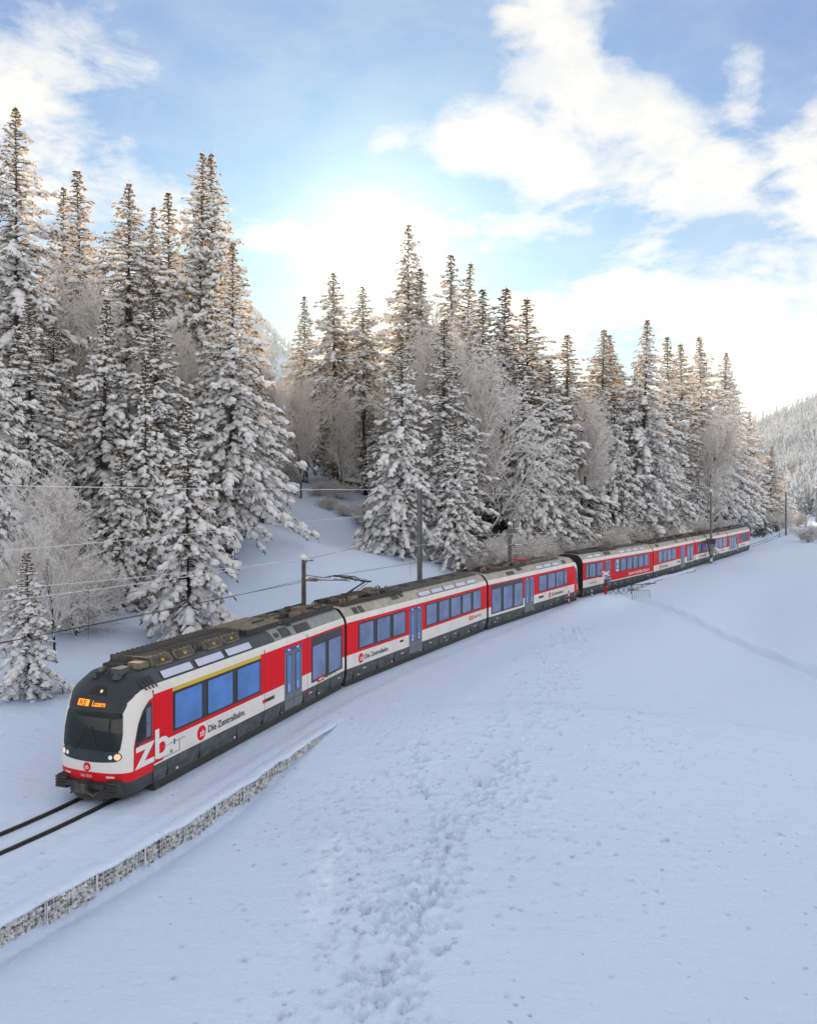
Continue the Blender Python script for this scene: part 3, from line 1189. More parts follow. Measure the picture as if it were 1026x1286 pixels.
# large white letters over the cab door, wrapped to the curved side
for ch, x0, w, z0, h, desc in (('z', 2.02, .93, .99, .66, None), ('b', 2.96, .72, .99, .95, None)):
    vs, fs = text_mesh(ch, 1.0)
    A = np.array(vs)
    mn, mx_ = A.min(0), A.max(0)
    smp = side_map(.016, -1, True)
    m2 = MB()
    m2.add([smp(x0 + (a - mn[0]) / (mx_[0] - mn[0]) * w, z0 + (b - mn[1]) / (mx_[1] - mn[1]) * h) for a, b in vs], fs, 0)
    m2.build('letter_' + ch, 'white_print', car1)
# red field running down in front of the white band behind the cab
m2 = MB(); y = -(HW + .003)
m2.add([(2.9, y, .90), (3.34, y, .90), (3.5, y, 1.2), (3.62, y, 1.5), (2.9, y, 1.5)], [(0, 1, 2, 3, 4)], 0)
m2.build('red_field', 'red_paint', car1)
surround(car1, 3.85, 9.31, 1.62, 2.925)
for a, b in ((3.93, 5.48), (5.76, 7.38), (7.62, 9.25)): win(car1, a, b, 1.66, 2.88)
door(car1, 11.17, 12.66, num='1')
surround(car1, 13.55, 16.74, 1.0, 2.98)
for a, b in ((13.63, 14.96), (15.23, 16.62)): win(car1, a, b, 1.05, 2.62, 'glass_lilac_reflect')
for a, b in ((3.53, 5.20), (5.38, 7.05), (7.22, 8.93)): roof_slant_patch(car1, a, b, .06, .62, 'glass_pale', 'roof_window', 'frame_black')
logo(car1, 5.42, 1.16, .25)
side_text('Die Zentralbahn.', 5.80, 1.06, 2.38, .24, 'dark_print', car1)
mb = MB(); mb.box(4.04, 4.5, -(HW + .006), -HW, 1.30, 1.325); mb.build('fine_print', 'roof_grey', car1)
mb = MB(); mb.box(3.90, 3.98, -(HW + .006), -HW, 1.22, 1.40); mb.build('blue_mark', 'blue_paint', car1)
mb = MB()
for q in ((3.32, 4.2, 1.30, 1.315), (3.32, 4.2, .95, .965), (4.19, 4.205, .95, 1.31)): mb.box(q[0], q[1], -(HW + .020), -HW, q[2], q[3])
mb.box(3.72, 3.82, -(HW + .020), -HW, 1.0, 1.09)
mb.build('service_hatch', 'roof_grey', car1)
mb = MB(); mb.box(9.45, 10.34, -(HW + .01), -HW, 1.14, 1.27, 0); mb.box(9.45, 9.62, -(HW + .014), -HW, 1.15, 1.26, 1); mb.build('step_slot', ['gear_dark', 'red_paint'], car1)
rail_badge(car1, 14.12, 16.05, .93 - .03 + .0)
panel_lines(car1, [9.6, 13.2]); skirt_bits(car1, 3, L1)
mb = MB(); mb.box(13.2, 13.42, -1.325, -1.28, .62, .72); mb.build('red_valve', 'red_paint', car1)
bogie(car1, 3.6 + 5.2); bogie(car1, 15.6)
# louvres behind the cab roof
mb = MB()
for k in range(4):
    xa = 2.55 + k * .17
    mb.add([(xa, -1.28, 3.26), (xa + .08, -1.28, 3.26), (xa + .08 - .1, -1.04, 3.62), (xa - .1, -1.04, 3.62)], [(0, 1, 2, 3)])
for k in range(4):
    mb.v[k * 4] = (mb.v[k * 4][0], -1.30, 3.25); mb.v[k * 4 + 1] = (mb.v[k * 4 + 1][0], -1.30, 3.25)
    for j in range(4):
        x_, y_, z_ = mb.v[k * 4 + j]; mb.v[k * 4 + j] = (x_, y_ - .02, z_ + .02)
mb.build('air_louvre', 'gear_dark', car1)
# cab roof: horn, aerials, boxes
mb = MB()
mb.box(2.3, 2.9, -.55, -.1, 3.74, 3.90, 1, taper=.04); mb.box(2.4, 2.65, .2, .4, 3.76, 3.88, 3, taper=.05)
mb.box(2.95, 3.4, -.75, -.25, 3.78, 3.97, 3, taper=.03); mb.box(2.95, 3.35, -.1, .7, 3.78, 3.88, 0, taper=.02)
mb.tube([(2.15, -.1, 3.74), (2.4, -.12, 3.84)], [.03, .07], 0, 8); mb.tube([(2.2, .12, 3.74), (2.45, .12, 3.84)], [.03, .06], 0, 8)
for yy_ in (-.42, .4): mb.box(2.2, 2.6, yy_ - .12, yy_ + .12, 3.6, 3.76, 1, taper=.05)
mb.build('cab_roof_boxes', ['gear_dark', 'roof_slate', 'yellow_paint', 'gear_tan'], car1)
# ribbed cooling deck, each rib its own
gd = MB(); gd.box(3.45, 9.0, -.62, .86, 3.76, 3.86, 0); gd.build('cooling_deck', 'gear_dark', car1)
rib = MB(); rib.box(0, .13, -.62, .86, 3.86, 4.04, 0)
ro = rib.build('roof_rib', 'gear_brown', car1); ro.location.x = 3.5
for k in range(1, 22):
    c = ro.copy(); COL.objects.link(c); c.location.x = 3.5 + k * .25
for a in (3.55, 4.75, 6.45, 7.6):
    mb = MB()
    mb.add([(a, -.84, 3.74), (a + 1.05, -.84, 3.74), (a + 1.05, -.60, 4.03), (a, -.60, 4.03), (a, -.5, 4.03), (a + 1.05, -.5, 4.03), (a, -.5, 3.78), (a + 1.05, -.5, 3.78)],
           [(0, 1, 2, 3), (3, 2, 5, 4), (4, 5, 7, 6), (0, 3, 4, 6), (1, 7, 5, 2)], 0)
    for q in ((a + .03, -.83, 3.78), (a + 1.0, -.83, 3.78)): mb.box(q[0] - .02, q[0] + .03, -.85, -.83, 3.74, 3.8, 1)
    mb.add([(a + .06, -.815, 3.79), (a + .99, -.815, 3.79), (a + .99, -.645, 3.995), (a + .06, -.645, 3.995)], [(0, 1, 2, 3)], 3)
    mb.box(a + .48, a + .56, -.80, -.70, 3.84, 3.92, 2)
    mb.build('roof_flap', ['gear_tan', 'gear_dark', 'yellow_paint', 'gear_brown'], car1)
mb = MB(); mb.box(9.3, 11.7, -.72, .80, 3.76, 3.98, 1, taper=.02); mb.box(9.25, 11.75, -.76, .84, 3.98, 4.05, 0, taper=.03)
mb.tube([(10.4, -.3, 4.07), (11.2, -.3, 4.07)], .05, 1, 8); mb.build('roof_cover', ['gear_tan', 'gear_dark'], car1)
roof_gear(car1, 11.9, L1 - .15, .9)
for a, b, c0, c1_ in ((10.75, 11.1, .25, .6), (11.25, 12.0, .1, .85), (12.1, 12.5, .75, 1.0), (12.45, 13.05, .02, .7), (13.1, 13.75, .02, .7)): grille(car1, a, b, c0, c1_)


def std_car(unit, A, B, L, spec, label, roof=RB, slate=(), low_red=(), nd=0.0):
    pos = place(None, '', A, B, 0, '', nd)
    rl = Rule(low_red=low_red, slate=slate, roof=roof)
    mb = MB(); shell(mb, L, 0, roof, rl); end_cap(mb, 0); end_cap(mb, L)
    c = build_body(unit, mb, pos, L, label=label)
    return c


def bellows(unit, a, b):
    """dark folded gangway between two carriages"""
    ul = unit.location
    mb = MB()
    d = b - a; L = np.hypot(*d); u = d / L
    n = 7
    ring = [(-y * .93, .45 + (z - .2) * .90) for y, z in PROF] + [(y * .93, .45 + (z - .2) * .90) for y, z in PROF[-2::-1]]
    vs = []; fs = []
    for i in range(2 * n + 1):
        t = i / (2 * n); k = 1.0 if i % 2 == 0 else .955
        p = a + d * t
        for y, z in ring: vs.append((p[0] - u[1] * y * k - ul[0], p[1] + u[0] * y * k - ul[1], 2 + (z - 2) * k))
    m = len(ring)
    for i in range(2 * n):
        for j in range(m - 1): fs.append((i * m + j, (i + 1) * m + j, (i + 1) * m + j + 1, i * m + j + 1))
    mb.add(vs, fs)
    mb.build('gangway_bellows', 'black_gap', unit)


cen = lambda a, b, p: centre(a, b, p)
bellows(unit1, cen(A1, J1, J1) - (J1 - A1) / np.linalg.norm(J1 - A1) * .3, cen(C2a, J2, C2a) + (J2 - C2a) / np.linalg.norm(J2 - C2a) * .3)
bellows(unit1, cen(C2a, J2, J2) - (J2 - C2a) / np.linalg.norm(J2 - C2a) * .3, cen(C3a, N3, C3a) + (N3 - C3a) / np.linalg.norm(N3 - C3a) * .3)
# ---------- middle carriage of the nearer unit
L2 = 17.7
car2 = std_car(unit1, C2a, J2, L2, None, 'middle carriage carrying the raised current collector', slate=())
surround(car2, 1.05, 6.07, 1.62, 2.925)
for a, b in ((1.13, 2.56), (2.87, 4.29), (4.58, 5.99)): win(car2, a, b, 1.66, 2.88, 'glass_lilac_reflect')
door(car2, 6.42, 7.97)
surround(car2, 8.45, 16.76, 1.62, 2.925)
for a, b in ((8.53, 9.92), (10.2, 11.65), (11.91, 13.36), (13.64, 15.02), (15.32, 16.68)): win(car2, a, b, 1.66, 2.88, 'glass_lilac_reflect')
for a, b in ((7.95, 9.45), (9.62, 11.15), (11.35, 12.85), (13.05, 14.55), (14.78, 16.25)): roof_slant_patch(car2, a, b, .08, .62, 'glass_pale', 'roof_window', 'frame_black')
logo(car2, 1.31, 1.16, .24); side_text('Die Zentralbahn.', 1.65, 1.06, 2.45, .24, 'dark_print', car2)
rail_badge(car2, 14.73, 16.65, 1.1)
mb = MB(); mb.box(5.35, 5.75, -(HW + .01), -HW, 1.24, 1.36); mb.build('step_slot', 'gear_dark', car2)
skirt_bits(car2, 0, L2); bogie(car2, 2.2); bogie(car2, 15.2)
roof_gear(car2, .4, 6.6, 1.0)
for a, b, c0, c1_ in ((.9, 1.35, .05, .7), (1.45, 1.9, .05, .7), (5.0, 5.8, .45, .98), (5.95, 6.4, .55, .95)): grille(car2, a, b, c0, c1_)
mb = MB(); mb.box(6.8, 17.2, -.72, .78, 3.76, 3.90, 0, taper=.05)
for x_ in np.arange(8.2, 17, 2.2): mb.box(x_, x_ + .5, -.2, .35, 3.9, 3.96, 1, taper=.03)
mb.build('roof_walkway', ['gear_brown', 'gear_dark'], car2)
# current collector: single arm, raised
pg = MB()
pg.box(1.7, 3.9, -.45, .45, 3.98, 4.06, 0)
for yy_ in (-.38, .38):
    for x_ in (1.8, 3.8): pg.tube([(x_, yy_, 3.8), (x_, yy_, 4.0)], .07, 1, 8)
pg.tube([(1.9, .08, 4.08), (4.0, 0, 4.62)], [.05, .045], 0, 7)
pg.tube([(2.2, -.1, 4.06), (4.12, -.1, 4.55)], .018, 0, 5)
pg.tube([(4.0, -.32, 4.62), (4.0, .32, 4.62)], .05, 0, 7)
for sg in (-1, 1): pg.tube([(4.0, sg * .3, 4.62), (1.75, sg * .12, 5.02)], .028, 0, 6)
pg.tube([(4.08, 0, 4.70), (1.9, 0, 5.06)], .014, 0, 5)
pg.build('current_collector_arm', ['gear_dark', 'ceramic'], car2)
ph = MB()
for x_ in (1.45, 1.85):
    ph.tube([(x_, -.95, 4.90), (x_, -.82, 5.03), (x_, -.6, 5.10), (x_, 0, 5.11), (x_, .6, 5.10), (x_, .82, 5.03), (x_, .95, 4.90)], .026, 0, 6)
for yy_ in (-.5, .5): ph.tube([(1.45, yy_, 5.09), (1.85, yy_, 5.09)], .022, 0, 5)
ph.tube([(1.65, -.5, 5.07), (1.65, .5, 5.07)], .03, 0, 6)
ph.build('collector_head', 'gear_brown', car2)

# ---------- rear carriage of the nearer unit: its cab points away
L3 = 17.95 + 2.9 * (1 - KN)
d3 = (N3 - C3a) / np.linalg.norm(N3 - C3a)
rl = Rule(roof=RB)
mb = MB(); shell(mb, L3 - 2.9, 0, RB, rl); end_cap(mb, 0)
car3 = build_body(unit1, mb, place(None, '', C3a, N3, 0, ''), L3, label='rear carriage of the nearer unit with its cab pointing away')
nm = nose_mesh()
nv = np.array([v.co for v in nm.vertices])
nv[:, 0] = L3 - nv[:, 0]
nm.vertices.foreach_set('co', nv.astype(np.float32).ravel()); nm.flip_normals(); nm.update()
link('nose_shell', nm, car3)


def mirrored(mp): return lambda a, b: (lambda p: (L3 - p[0], p[1], p[2]))(mp(a, b))


ws = round_poly([(-1.06, 1.62), (1.06, 1.62), (1.10, 2.10), (1.03, 2.72), (-1.03, 2.72), (-1.10, 2.10)], .1, 3)
patch(ws, mirrored(front_map(.012)), 8, (0, 2.15)).build('windscreen', 'glass_dark', car3, True)
for sd in (-1, 1):
    o_ = [(1.10, 1.60), (1.17, 1.92), (1.42, 2.36), (1.80, 2.68), (2.20, 2.84), (2.32, 2.86), (2.32, 2.3), (2.32, 1.72), (2.0, 1.74), (1.6, 1.72)]
    patch(round_poly(o_, .05, 3), mirrored(side_map(.008, sd)), 5, (1.9, 2.15)).build('cab_window_surround', 'frame_black', car3, True)
    patch(round_poly([(1.34, 1.82), (1.46, 2.16), (1.79, 2.5), (2.20, 2.70), (2.20, 1.86), (1.7, 1.80)], .04, 3), mirrored(side_map(.018, sd)), 4, (1.85, 2.1)).build('cab_window', 'glass_blue_reflect2', car3, True)
m2 = MB()
vs, fs = text_mesh('zb', 1.0); A = np.array(vs)
smp = mirrored(side_map(.018, -1, True))
m2.add([smp(2.45 - (a - A[:, 0].min()) / (A[:, 0].max() - A[:, 0].min()) * 1.25, .98 + b * .95) for a, b in vs], fs)
m2.build('lettering', 'white_print', car3)
mb = MB(); mb.box(L3 - 1.3, L3 - .6, -.16, .16, .45, .75); mb.box(L3 - 1.5, L3 - .75, -1.1, -.75, .4, .75); mb.box(L3 - 1.5, L3 - .75, .75, 1.1, .4, .75); mb.build('coupler', 'gear_dark', car3)
surround(car3, .4, 5.8, 1.0, 2.98)
for a, b in ((.48, 1.99), (2.35, 3.88), (4.16, 5.7)): win(car3, a, b, 1.05, 2.72, 'glass_lilac_reflect')
door(car3, 6.07, 7.78)
surround(car3, 8.7, 14.9, 1.62, 2.925)
for a, b in ((8.77, 10.36), (10.59, 12.14), (12.34, 14.0), (14.14, 14.84)): win(car3, a, b, 1.66, 2.88, 'glass_lilac_reflect')
logo(car3, 11.0, 1.16, .24); side_text('Die Zentralbahn.', 11.4, 1.06, 2.6, .24, 'dark_print', car3)
mb = MB(); mb.box(8.75, 9.7, -(HW + .01), -HW, 1.13, 1.3); mb.build('step_slot', 'gear_dark', car3)
for a, b in ((8.6, 10.0), (10.3, 11.7), (12.0, 13.4)): roof_slant_patch(car3, a, b, .08, .62, 'glass_pale', 'roof_window', 'frame_black')
for a, b, c0, c1_ in ((3.3, 3.9, .1, .6), (3.95, 4.55, .1, .6), (5.3, 6.2, .4, .95), (14.3, 15.0, .1, .7)): grille(car3, a, b, c0, c1_)
roof_gear(car3, .4, 7.5, .9); skirt_bits(car3, 0, L3 - 2); bogie(car3, 2.4); bogie(car3, 13.8)
mb = MB(); mb.box(7.8, 14.5, -.70, .75, 3.76, 3.92, 0, taper=.05)
for x_ in np.arange(8, 14, 1.1): mb.box(x_, x_ + .8, -.62, -.3, 3.92, 4.0, 1, taper=.04)
mb.build('roof_walkway', ['gear_brown', 'gear_tan'], car3)
mb = MB()
mb.tube([(8.0, -.6, 4.06), (10.6, -.2, 4.2)], .035, 0, 6); mb.tube([(8.0, -.7, 4.1), (8.0, .7, 4.1)], .04, 1, 6); mb.tube([(8.3, -.7, 4.12), (8.3, .7, 4.12)], .04, 1, 6)
mb.build('folded_current_collector', ['gear_dark', 'red_paint'], car3)

# ---------- farther unit
pos4 = place(None, '', C4, J4, 0, '')
unit2 = empty('train', (pos4[0][0], pos4[0][1], 0), 'farther train unit of four carriages, beyond the dark gap in the train', 'train', 'coupled train units')
L4 = 17.6
car4 = std_car(unit2, C4, J4, L4, None, 'all red panelled carriage with white express lettering', low_red=[(6.3, L4)])
surround(car4, .55, 4.5, 1.62, 2.925)
for a, b in ((.62, 1.21), (1.34, 2.73), (2.98, 4.42)): win(car4, a, b, 1.66, 2.88, 'glass_lilac_reflect')
door(car4, 4.94, 6.22)
surround(car4, 7.15, 16.5, 1.62, 2.925)
for a, b in ((7.22, 8.47), (8.75, 10.09), (10.38, 11.67), (11.97, 13.2), (13.51, 14.77), (15.04, 16.4)): win(car4, a, b, 1.66, 2.88, 'glass_lilac_reflect')
side_text('Luzern–Interlaken Express', 10.78, 1.12, 5.7, .34, 'white_print', car4)
m2 = MB(); y = -(HW + .022)
for sg in (-1, 1):
    M_ = Matrix.Translation((7.85, y, 2.4)) @ Matrix.Rotation(sg * .45, 4, 'Y')
    m2.box(-.06, .06, -.004, .004, -.42, .42, 0, M=M_)
m2.box(7.5, 8.2, y - .004, y, 1.75, 1.9, 0); m2.tube([(7.85, y, 2.78), (7.85, y + .01, 2.78)], .1, 0, 10)
m2.build('white_pictogram', 'white_print', car4)
side_text('Die Zentralbahn.', 1.3, 1.1, 1.7, .13, 'gear_tan', car4)
for a, b in ((1.3, 2.7), (2.9, 4.3), (8.8, 10.2), (10.6, 12.0), (12.4, 13.8), (14.2, 15.6)): roof_slant_patch(car4, a, b, .08, .62, 'glass_pale', 'roof_window', 'gear_tan')
for a, b, c0, c1_ in ((5.2, 5.9, .2, .8), (6.0, 6.7, .2, .8)): grille(car4, a, b, c0, c1_)
skirt_bits(car4, 0, L4); bogie(car4, 2.4); bogie(car4, 15)
mb = MB(); mb.box(.4, 5, -.7, .7, 3.78, 3.98, 0, taper=.06); mb.box(7, 17, -.5, .5, 3.78, 3.9, 1, taper=.05); mb.build('roof_walkway', ['gear_dark', 'gear_brown'], car4)
roof_gear(car4, 5.2, 9, .6)
LA = 17.6
car5 = std_car(unit2, J4, J5, LA, None, 'second carriage of the farther unit, red above cream')
surround(car5, 1.75, 8.95, 1.62, 2.925)
for a, b in ((1.85, 3.31), (3.62, 5.02), (5.29, 6.9), (7.18, 8.85)): win(car5, a, b, 1.66, 2.88, 'glass_lilac_reflect')
door(car5, 10.9, 12.7)
surround(car5, 13.8, 16.9, 1.0, 2.98)
for a, b in ((13.9, 15.2), (15.4, 16.8)): win(car5, a, b, 1.05, 2.75, 'glass_lilac_reflect')
logo(car5, 2.5, 1.16, .24); side_text('Die Zentralbahn.', 2.9, 1.06, 2.7, .24, 'dark_print', car5)
mb = MB(); mb.box(9.6, 10.5, -(HW + .01), -HW, 1.13, 1.3); mb.build('step_slot', 'gear_dark', car5)
rail_badge(car5, 14.2, 16.2, .93)
for a, b, c0, c1_ in ((1.5, 2.6, .1, .7), (9.5, 10.3, .2, .8), (14, 14.8, .2, .8)): grille(car5, a, b, c0, c1_)
roof_gear(car5, .5, LA - .5, .5); skirt_bits(car5, 0, LA); bogie(car5, 2.4); bogie(car5, 15)
car6 = std_car(unit2, J5, J6, LA, None, 'third carriage of the farther unit, with a row of evenly spaced windows')
surround(car6, 1.1, 6.9, 1.62, 2.925); surround(car6, 9.9, 17.0, 1.62, 2.925)
for a, b in ((1.17, 2.77), (3.23, 4.75), (5.08, 6.79), (9.97, 11.81), (12.19, 14.09), (14.48, 16.85)): win(car6, a, b, 1.66, 2.88, 'glass_lilac_reflect')
door(car6, 7.4, 9.1)
logo(car6, 2.2, 1.16, .24); side_text('Die Zentralbahn.', 2.6, 1.06, 2.7, .24, 'dark_print', car6); rail_badge(car6, 13.5, 16.0, 1.1)
for a, b, c0, c1_ in ((5.5, 6.4, .2, .8), (12.5, 13.4, .2, .8)): grille(car6, a, b, c0, c1_)
roof_gear(car6, .5, LA - .5, .5); skirt_bits(car6, 0, LA); bogie(car6, 2.4); bogie(car6, 15)
car7 = std_car(unit2, J6, J7, LA, None, 'last carriage, at the far end of the train')
surround(car7, .7, 6.05, 1.0, 2.98)
for a, b in ((.79, 2.2), (2.4, 3.85), (4.1, 5.97)): win(car7, a, b, 1.05, 2.75, 'glass_lilac_reflect')
door(car7, 6.6, 7.9)
surround(car7, 9.4, 16.4, 1.62, 2.925)
for a, b in ((9.46, 11.67), (12.0, 14.0), (14.4, 16.3)): win(car7, a, b, 1.66, 2.88, 'glass_lilac_reflect')
logo(car7, 10.2, 1.16, .24); side_text('Die Zentralbahn.', 10.6, 1.06, 2.7, .24, 'dark_print', car7)
roof_gear(car7, .5, LA - 1.5, .6); skirt_bits(car7, 0, LA); bogie(car7, 2.4); bogie(car7, 15)
u = lambda a, b: (b - a) / np.linalg.norm(b - a)
bellows(unit2, cen(C4, J4, J4) - u(C4, J4) * .3, cen(J4, J5, J4) + u(J4, J5) * .3)
bellows(unit2, cen(J4, J5, J5) - u(J4, J5) * .3, cen(J5, J6, J5) + u(J5, J6) * .3)
bellows(unit2, cen(J5, J6, J6) - u(J5, J6) * .3, cen(J6, J7, J6) + u(J6, J7) * .3)
# ------------------------------------------------------------------ trees
def foliage_mat(name, lo, hi, frost, famt, trans=.42, tcol=(.50, .33, .14, 1)):
    m = bpy.data.materials.new(name); m.use_nodes = True
    t = m.node_tree; X.nt = t
    b = t.nodes['Principled BSDF']
    c = t.nodes.new('ShaderNodeTexCoord')
    n = noise(c.outputs['Object'], 1.7, 4, .7)
    n2_ = noise(c.outputs['Object'], 7.0, 3, .7)
    col = mixc(smooth(n, .35, .65), lo, hi)
    g = t.nodes.new('ShaderNodeNewGeometry')
    s = t.nodes.new('ShaderNodeSeparateXYZ'); t.links.new(g.outputs['True Normal'], s.inputs[0])
    up = X.op('ABSOLUTE', X(s.outputs[2]))
    f = smooth(n2_ + up * .15, .62 - famt * .4, .80) * famt
    t.links.new(mixc(f, col, frost).s, b.inputs['Base Color'])
    b.inputs['Roughness'].default_value = .85
    b.inputs['Specular IOR Level'].default_value = .15
    tr = t.nodes.new('ShaderNodeBsdfTranslucent'); tr.inputs[0].default_value = tcol
    mx = t.nodes.new('ShaderNodeMixShader'); mx.inputs[0].default_value = trans
    t.links.new(b.outputs[0], mx.inputs[1]); t.links.new(tr.outputs[0], mx.inputs[2])
    t.links.new(mx.outputs[0], t.nodes['Material Output'].inputs[0])
    MATS[name] = m


foliage_mat('needles', (.024, .028, .018), (.060, .054, .034), (.72, .71, .70), .12)
foliage_mat('frosted_twig', (.34, .29, .25), (.60, .56, .52), (.92, .90, .88), 1.0, .3, (.85, .78, .70, 1))
foliage_mat('far_needles', (.13, .135, .14), (.24, .24, .24), (.7, .7, .72), .7, .0)  # distance haze put into the needle colours as a paler grey

# unit snow lump: tips at +-1 on x, three rings of five
_a = np.linspace(0, 2 * np.pi, 6)[:-1]
LUMP_V = [(-1, 0, -.1)]
for xx, rr in ((-.55, .8), (0, 1.0), (.55, .85)):
    for q in _a: LUMP_V.append((xx, rr * math.cos(q), rr * math.sin(q)))
LUMP_V.append((1, 0, -.35)); LUMP_V = np.array(LUMP_V)
LF = []
for k in range(5):
    LF.append((0, 1 + (k + 1) % 5, 1 + k)); LF.append((16, 11 + k, 11 + (k + 1) % 5))
    for r in (1, 6):
        a, b = r + k, r + (k + 1) % 5
        LF += [(a, b, b + 5), (a, b + 5, a + 5)]
LUMP_F = np.array(LF)


def lumps(P_, D, hl, r, rng, flat=.62):
    """snow lumps at centres P_ (n,3) along unit directions D, half length hl, radius r"""
    n = len(P_)
    side = np.cross(D, (0, 0, 1.0)); side /= np.linalg.norm(side, axis=1, keepdims=True) + 1e-9
    up = np.cross(side, D)
    v = LUMP_V[None] * (1 + rng.normal(0, .16, (n, 17, 1)))
    V = P_[:, None] + v[..., :1] * D[:, None] * hl[:, None, None] + v[..., 1:2] * side[:, None] * r[:, None, None] + v[..., 2:3] * up[:, None] * (r * flat)[:, None, None]
    V[..., 2] -= (np.abs(v[..., 1]) ** 2 * r[:, None]) * .35
    F_ = LUMP_F[None] + (np.arange(n) * 17)[:, None, None]
    return V.reshape(-1, 3), F_.reshape(-1, 3)


def spruce(seed, H, R, n, snow, z0f, laden, dens=1.0):
    rng = np.random.default_rng(seed)
    t = np.sort(rng.random(n)) ** 1.0
    t = np.clip((np.arange(n) + rng.random(n)) / n, 0, .99) ** .92
    z0 = H * z0f
    z = z0 + (H - z0) * t
    phi = np.arange(n) * 2.39996 + rng.normal(0, .35, n)
    gap = .80 + .42 * np.sin(phi * 2 + z * .9 + seed) * np.sin(z * 1.3 + seed) + rng.normal(0, .21, n)
    low = sstep(t, 0, .10) * .35 + .65
    L = np.clip(R * 1.12 * (1 - t) ** .66 * gap * low, 0, None) 
    L = np.minimum(L, R * 1.42 * (1 - t) * gap + .02) + .07
    e0 = np.radians(-8 + 36 * t ** 1.6 + rng.normal(0, 5, n))
    droop = (.42 + .30 * laden) * (1 - t * .7) * (1 + rng.normal(0, .2, n))
    dirh = np.stack([np.cos(phi), np.sin(phi), 0 * phi], -1)
    perp = np.stack([-np.sin(phi), np.cos(phi), 0 * phi], -1)

    def bp(i, u):
        return dirh[i] * (L[i] * u)[:, None] + np.stack([0 * u, 0 * u, z[i] + L[i] * (np.tan(e0[i]) * u - droop[i] * u ** 1.7 + .10 * u ** 5)], -1)

    # twigs
    cnt = np.maximum(3, (L / .20 * dens)).astype(int)
    bi = np.repeat(np.arange(n), cnt)
    m = len(bi)
    u = np.clip(rng.random(m) ** .75 * .95 + .08, 0, 1.0)
    sd = rng.choice([-1, 1], m)
    ang = np.radians(62 - 38 * u) * sd * (1 + rng.normal(0, .15, m))
    lt = (.30 * L[bi] * (1 - .72 * u) + .24) * rng.uniform(.6, 1.25, m) * np.minimum(1, L[bi] * .9 + .15)
    base = bp(bi, u)
    slope = np.tan(e0[bi]) - droop[bi] * 1.7 * u ** .7
    D = dirh[bi] * np.cos(ang)[:, None] + perp[bi] * np.sin(ang)[:, None]
    D[:, 2] = slope * .8 - .22 - .25 * laden + rng.normal(0, .12, m)
    D /= np.linalg.norm(D, axis=1, keepdims=True)
    V = []; F_ = []; M_ = []; off = 0
    # needle sprays: rhombi along and below each twig
    q = 6
    ti = np.repeat(np.arange(m), q)
    k = len(ti)
    w = rng.random(k)
    c = base[ti] + D[ti] * (lt[ti] * w)[:, None]
    a = rng.uniform(-1.2, 1.2, k)
    s_ = np.cross(D[ti], (0, 0, 1.0)); s_ /= np.linalg.norm(s_, axis=1, keepdims=True) + 1e-9
    dn = D[ti] * .75 + s_ * np.sin(a)[:, None] * .8 - np.array((0, 0, 1.0)) * (rng.uniform(.05, .75, k))[:, None]
    dn /= np.linalg.norm(dn, axis=1, keepdims=True)
    ln = rng.uniform(.16, .34, k) * (.7 + .3 * lt[ti]); wd = rng.uniform(.035, .075, k)
    r_ = rng.normal(0, 1, (k, 3)); wv = np.cross(dn, r_); wv /= np.linalg.norm(wv, axis=1, keepdims=True) + 1e-9
    v = np.stack([c, c + dn * (ln * .45)[:, None] + wv * wd[:, None], c + dn * ln[:, None], c + dn * (ln * .45)[:, None] - wv * wd[:, None]], 1)
    V.append(v.reshape(-1, 3))
    b4 = (np.arange(k) * 4)[:, None]
    F_.append(np.concatenate([b4 + np.array([0, 1, 2]), b4 + np.array([0, 2, 3])], 0)); M_.append(np.zeros(2 * k, int)); off += 4 * k
    # bough spines as thin dark ribbons
    us = np.linspace(0, 1, 5)
    vs = []
    for uu in us:
        p = bp(np.arange(n), np.full(n, uu))
        r0 = (.045 * (1 - uu) + .012)
        vs += [p + perp * r0, p - perp * r0, p - np.array((0, 0, r0 * 1.6))]
    vs = np.stack(vs, 1)  # n,15,3
    V.append(vs.reshape(-1, 3))
    fb = []
    for j in range(4):
        a0 = j * 3
        for x_, y_ in ((0, 1), (1, 2), (2, 0)):
            fb += [(a0 + x_, a0 + y_, a0 + 3 + y_), (a0 + x_, a0 + 3 + y_, a0 + 3 + x_)]
    fb = np.array(fb)
    F_.append((fb[None] + (np.arange(n) * 15)[:, None, None]).reshape(-1, 3) + off); M_.append(np.full(n * len(fb), 2)); off += n * 15
    # snow on twigs
    on = rng.random(m) < snow
    pt = base[on] + D[on] * (lt[on] * .5)[:, None]
    pt[:, 2] += .035
    rr = rng.uniform(.07, .21, on.sum()) * (.85 + .7 * laden) * np.minimum(1, L[bi][on] / 1.6 + .25)
    v, f = lumps(pt, D[on], lt[on] * rng.uniform(.35, .6, on.sum()), rr, rng)
    V.append(v); F_.append(f + off); M_.append(np.ones(len(f), int)); off += len(v)
    # snow along boughs
    for uu in (.25, .42, .58, .74, .90, 1.0):
        sel = np.where((rng.random(n) < .52 + .5 * snow) & (L > .5))[0]
        u2 = np.clip(uu + rng.normal(0, .04, len(sel)), 0, 1.02)
        p = bp(sel, u2); p2 = bp(sel, np.clip(u2 - .1, 0, 1)); dd = bp(sel, u2 + .05) - p2; dd /= np.linalg.norm(dd, axis=1, keepdims=True)
        r2 = np.clip(.085 * L[sel] * (1.15 - uu * .55), .03, .34) * rng.uniform(.6, 1.35, len(sel)) * (.85 + .55 * laden)
        p[:, 2] += r2 * .45
        v, f = lumps(p, dd, np.clip(L[sel] * rng.uniform(.07, .13, len(sel)), .1, .5), r2, rng)
        V.append(v); F_.append(f + off); M_.append(np.ones(len(f), int)); off += len(v)
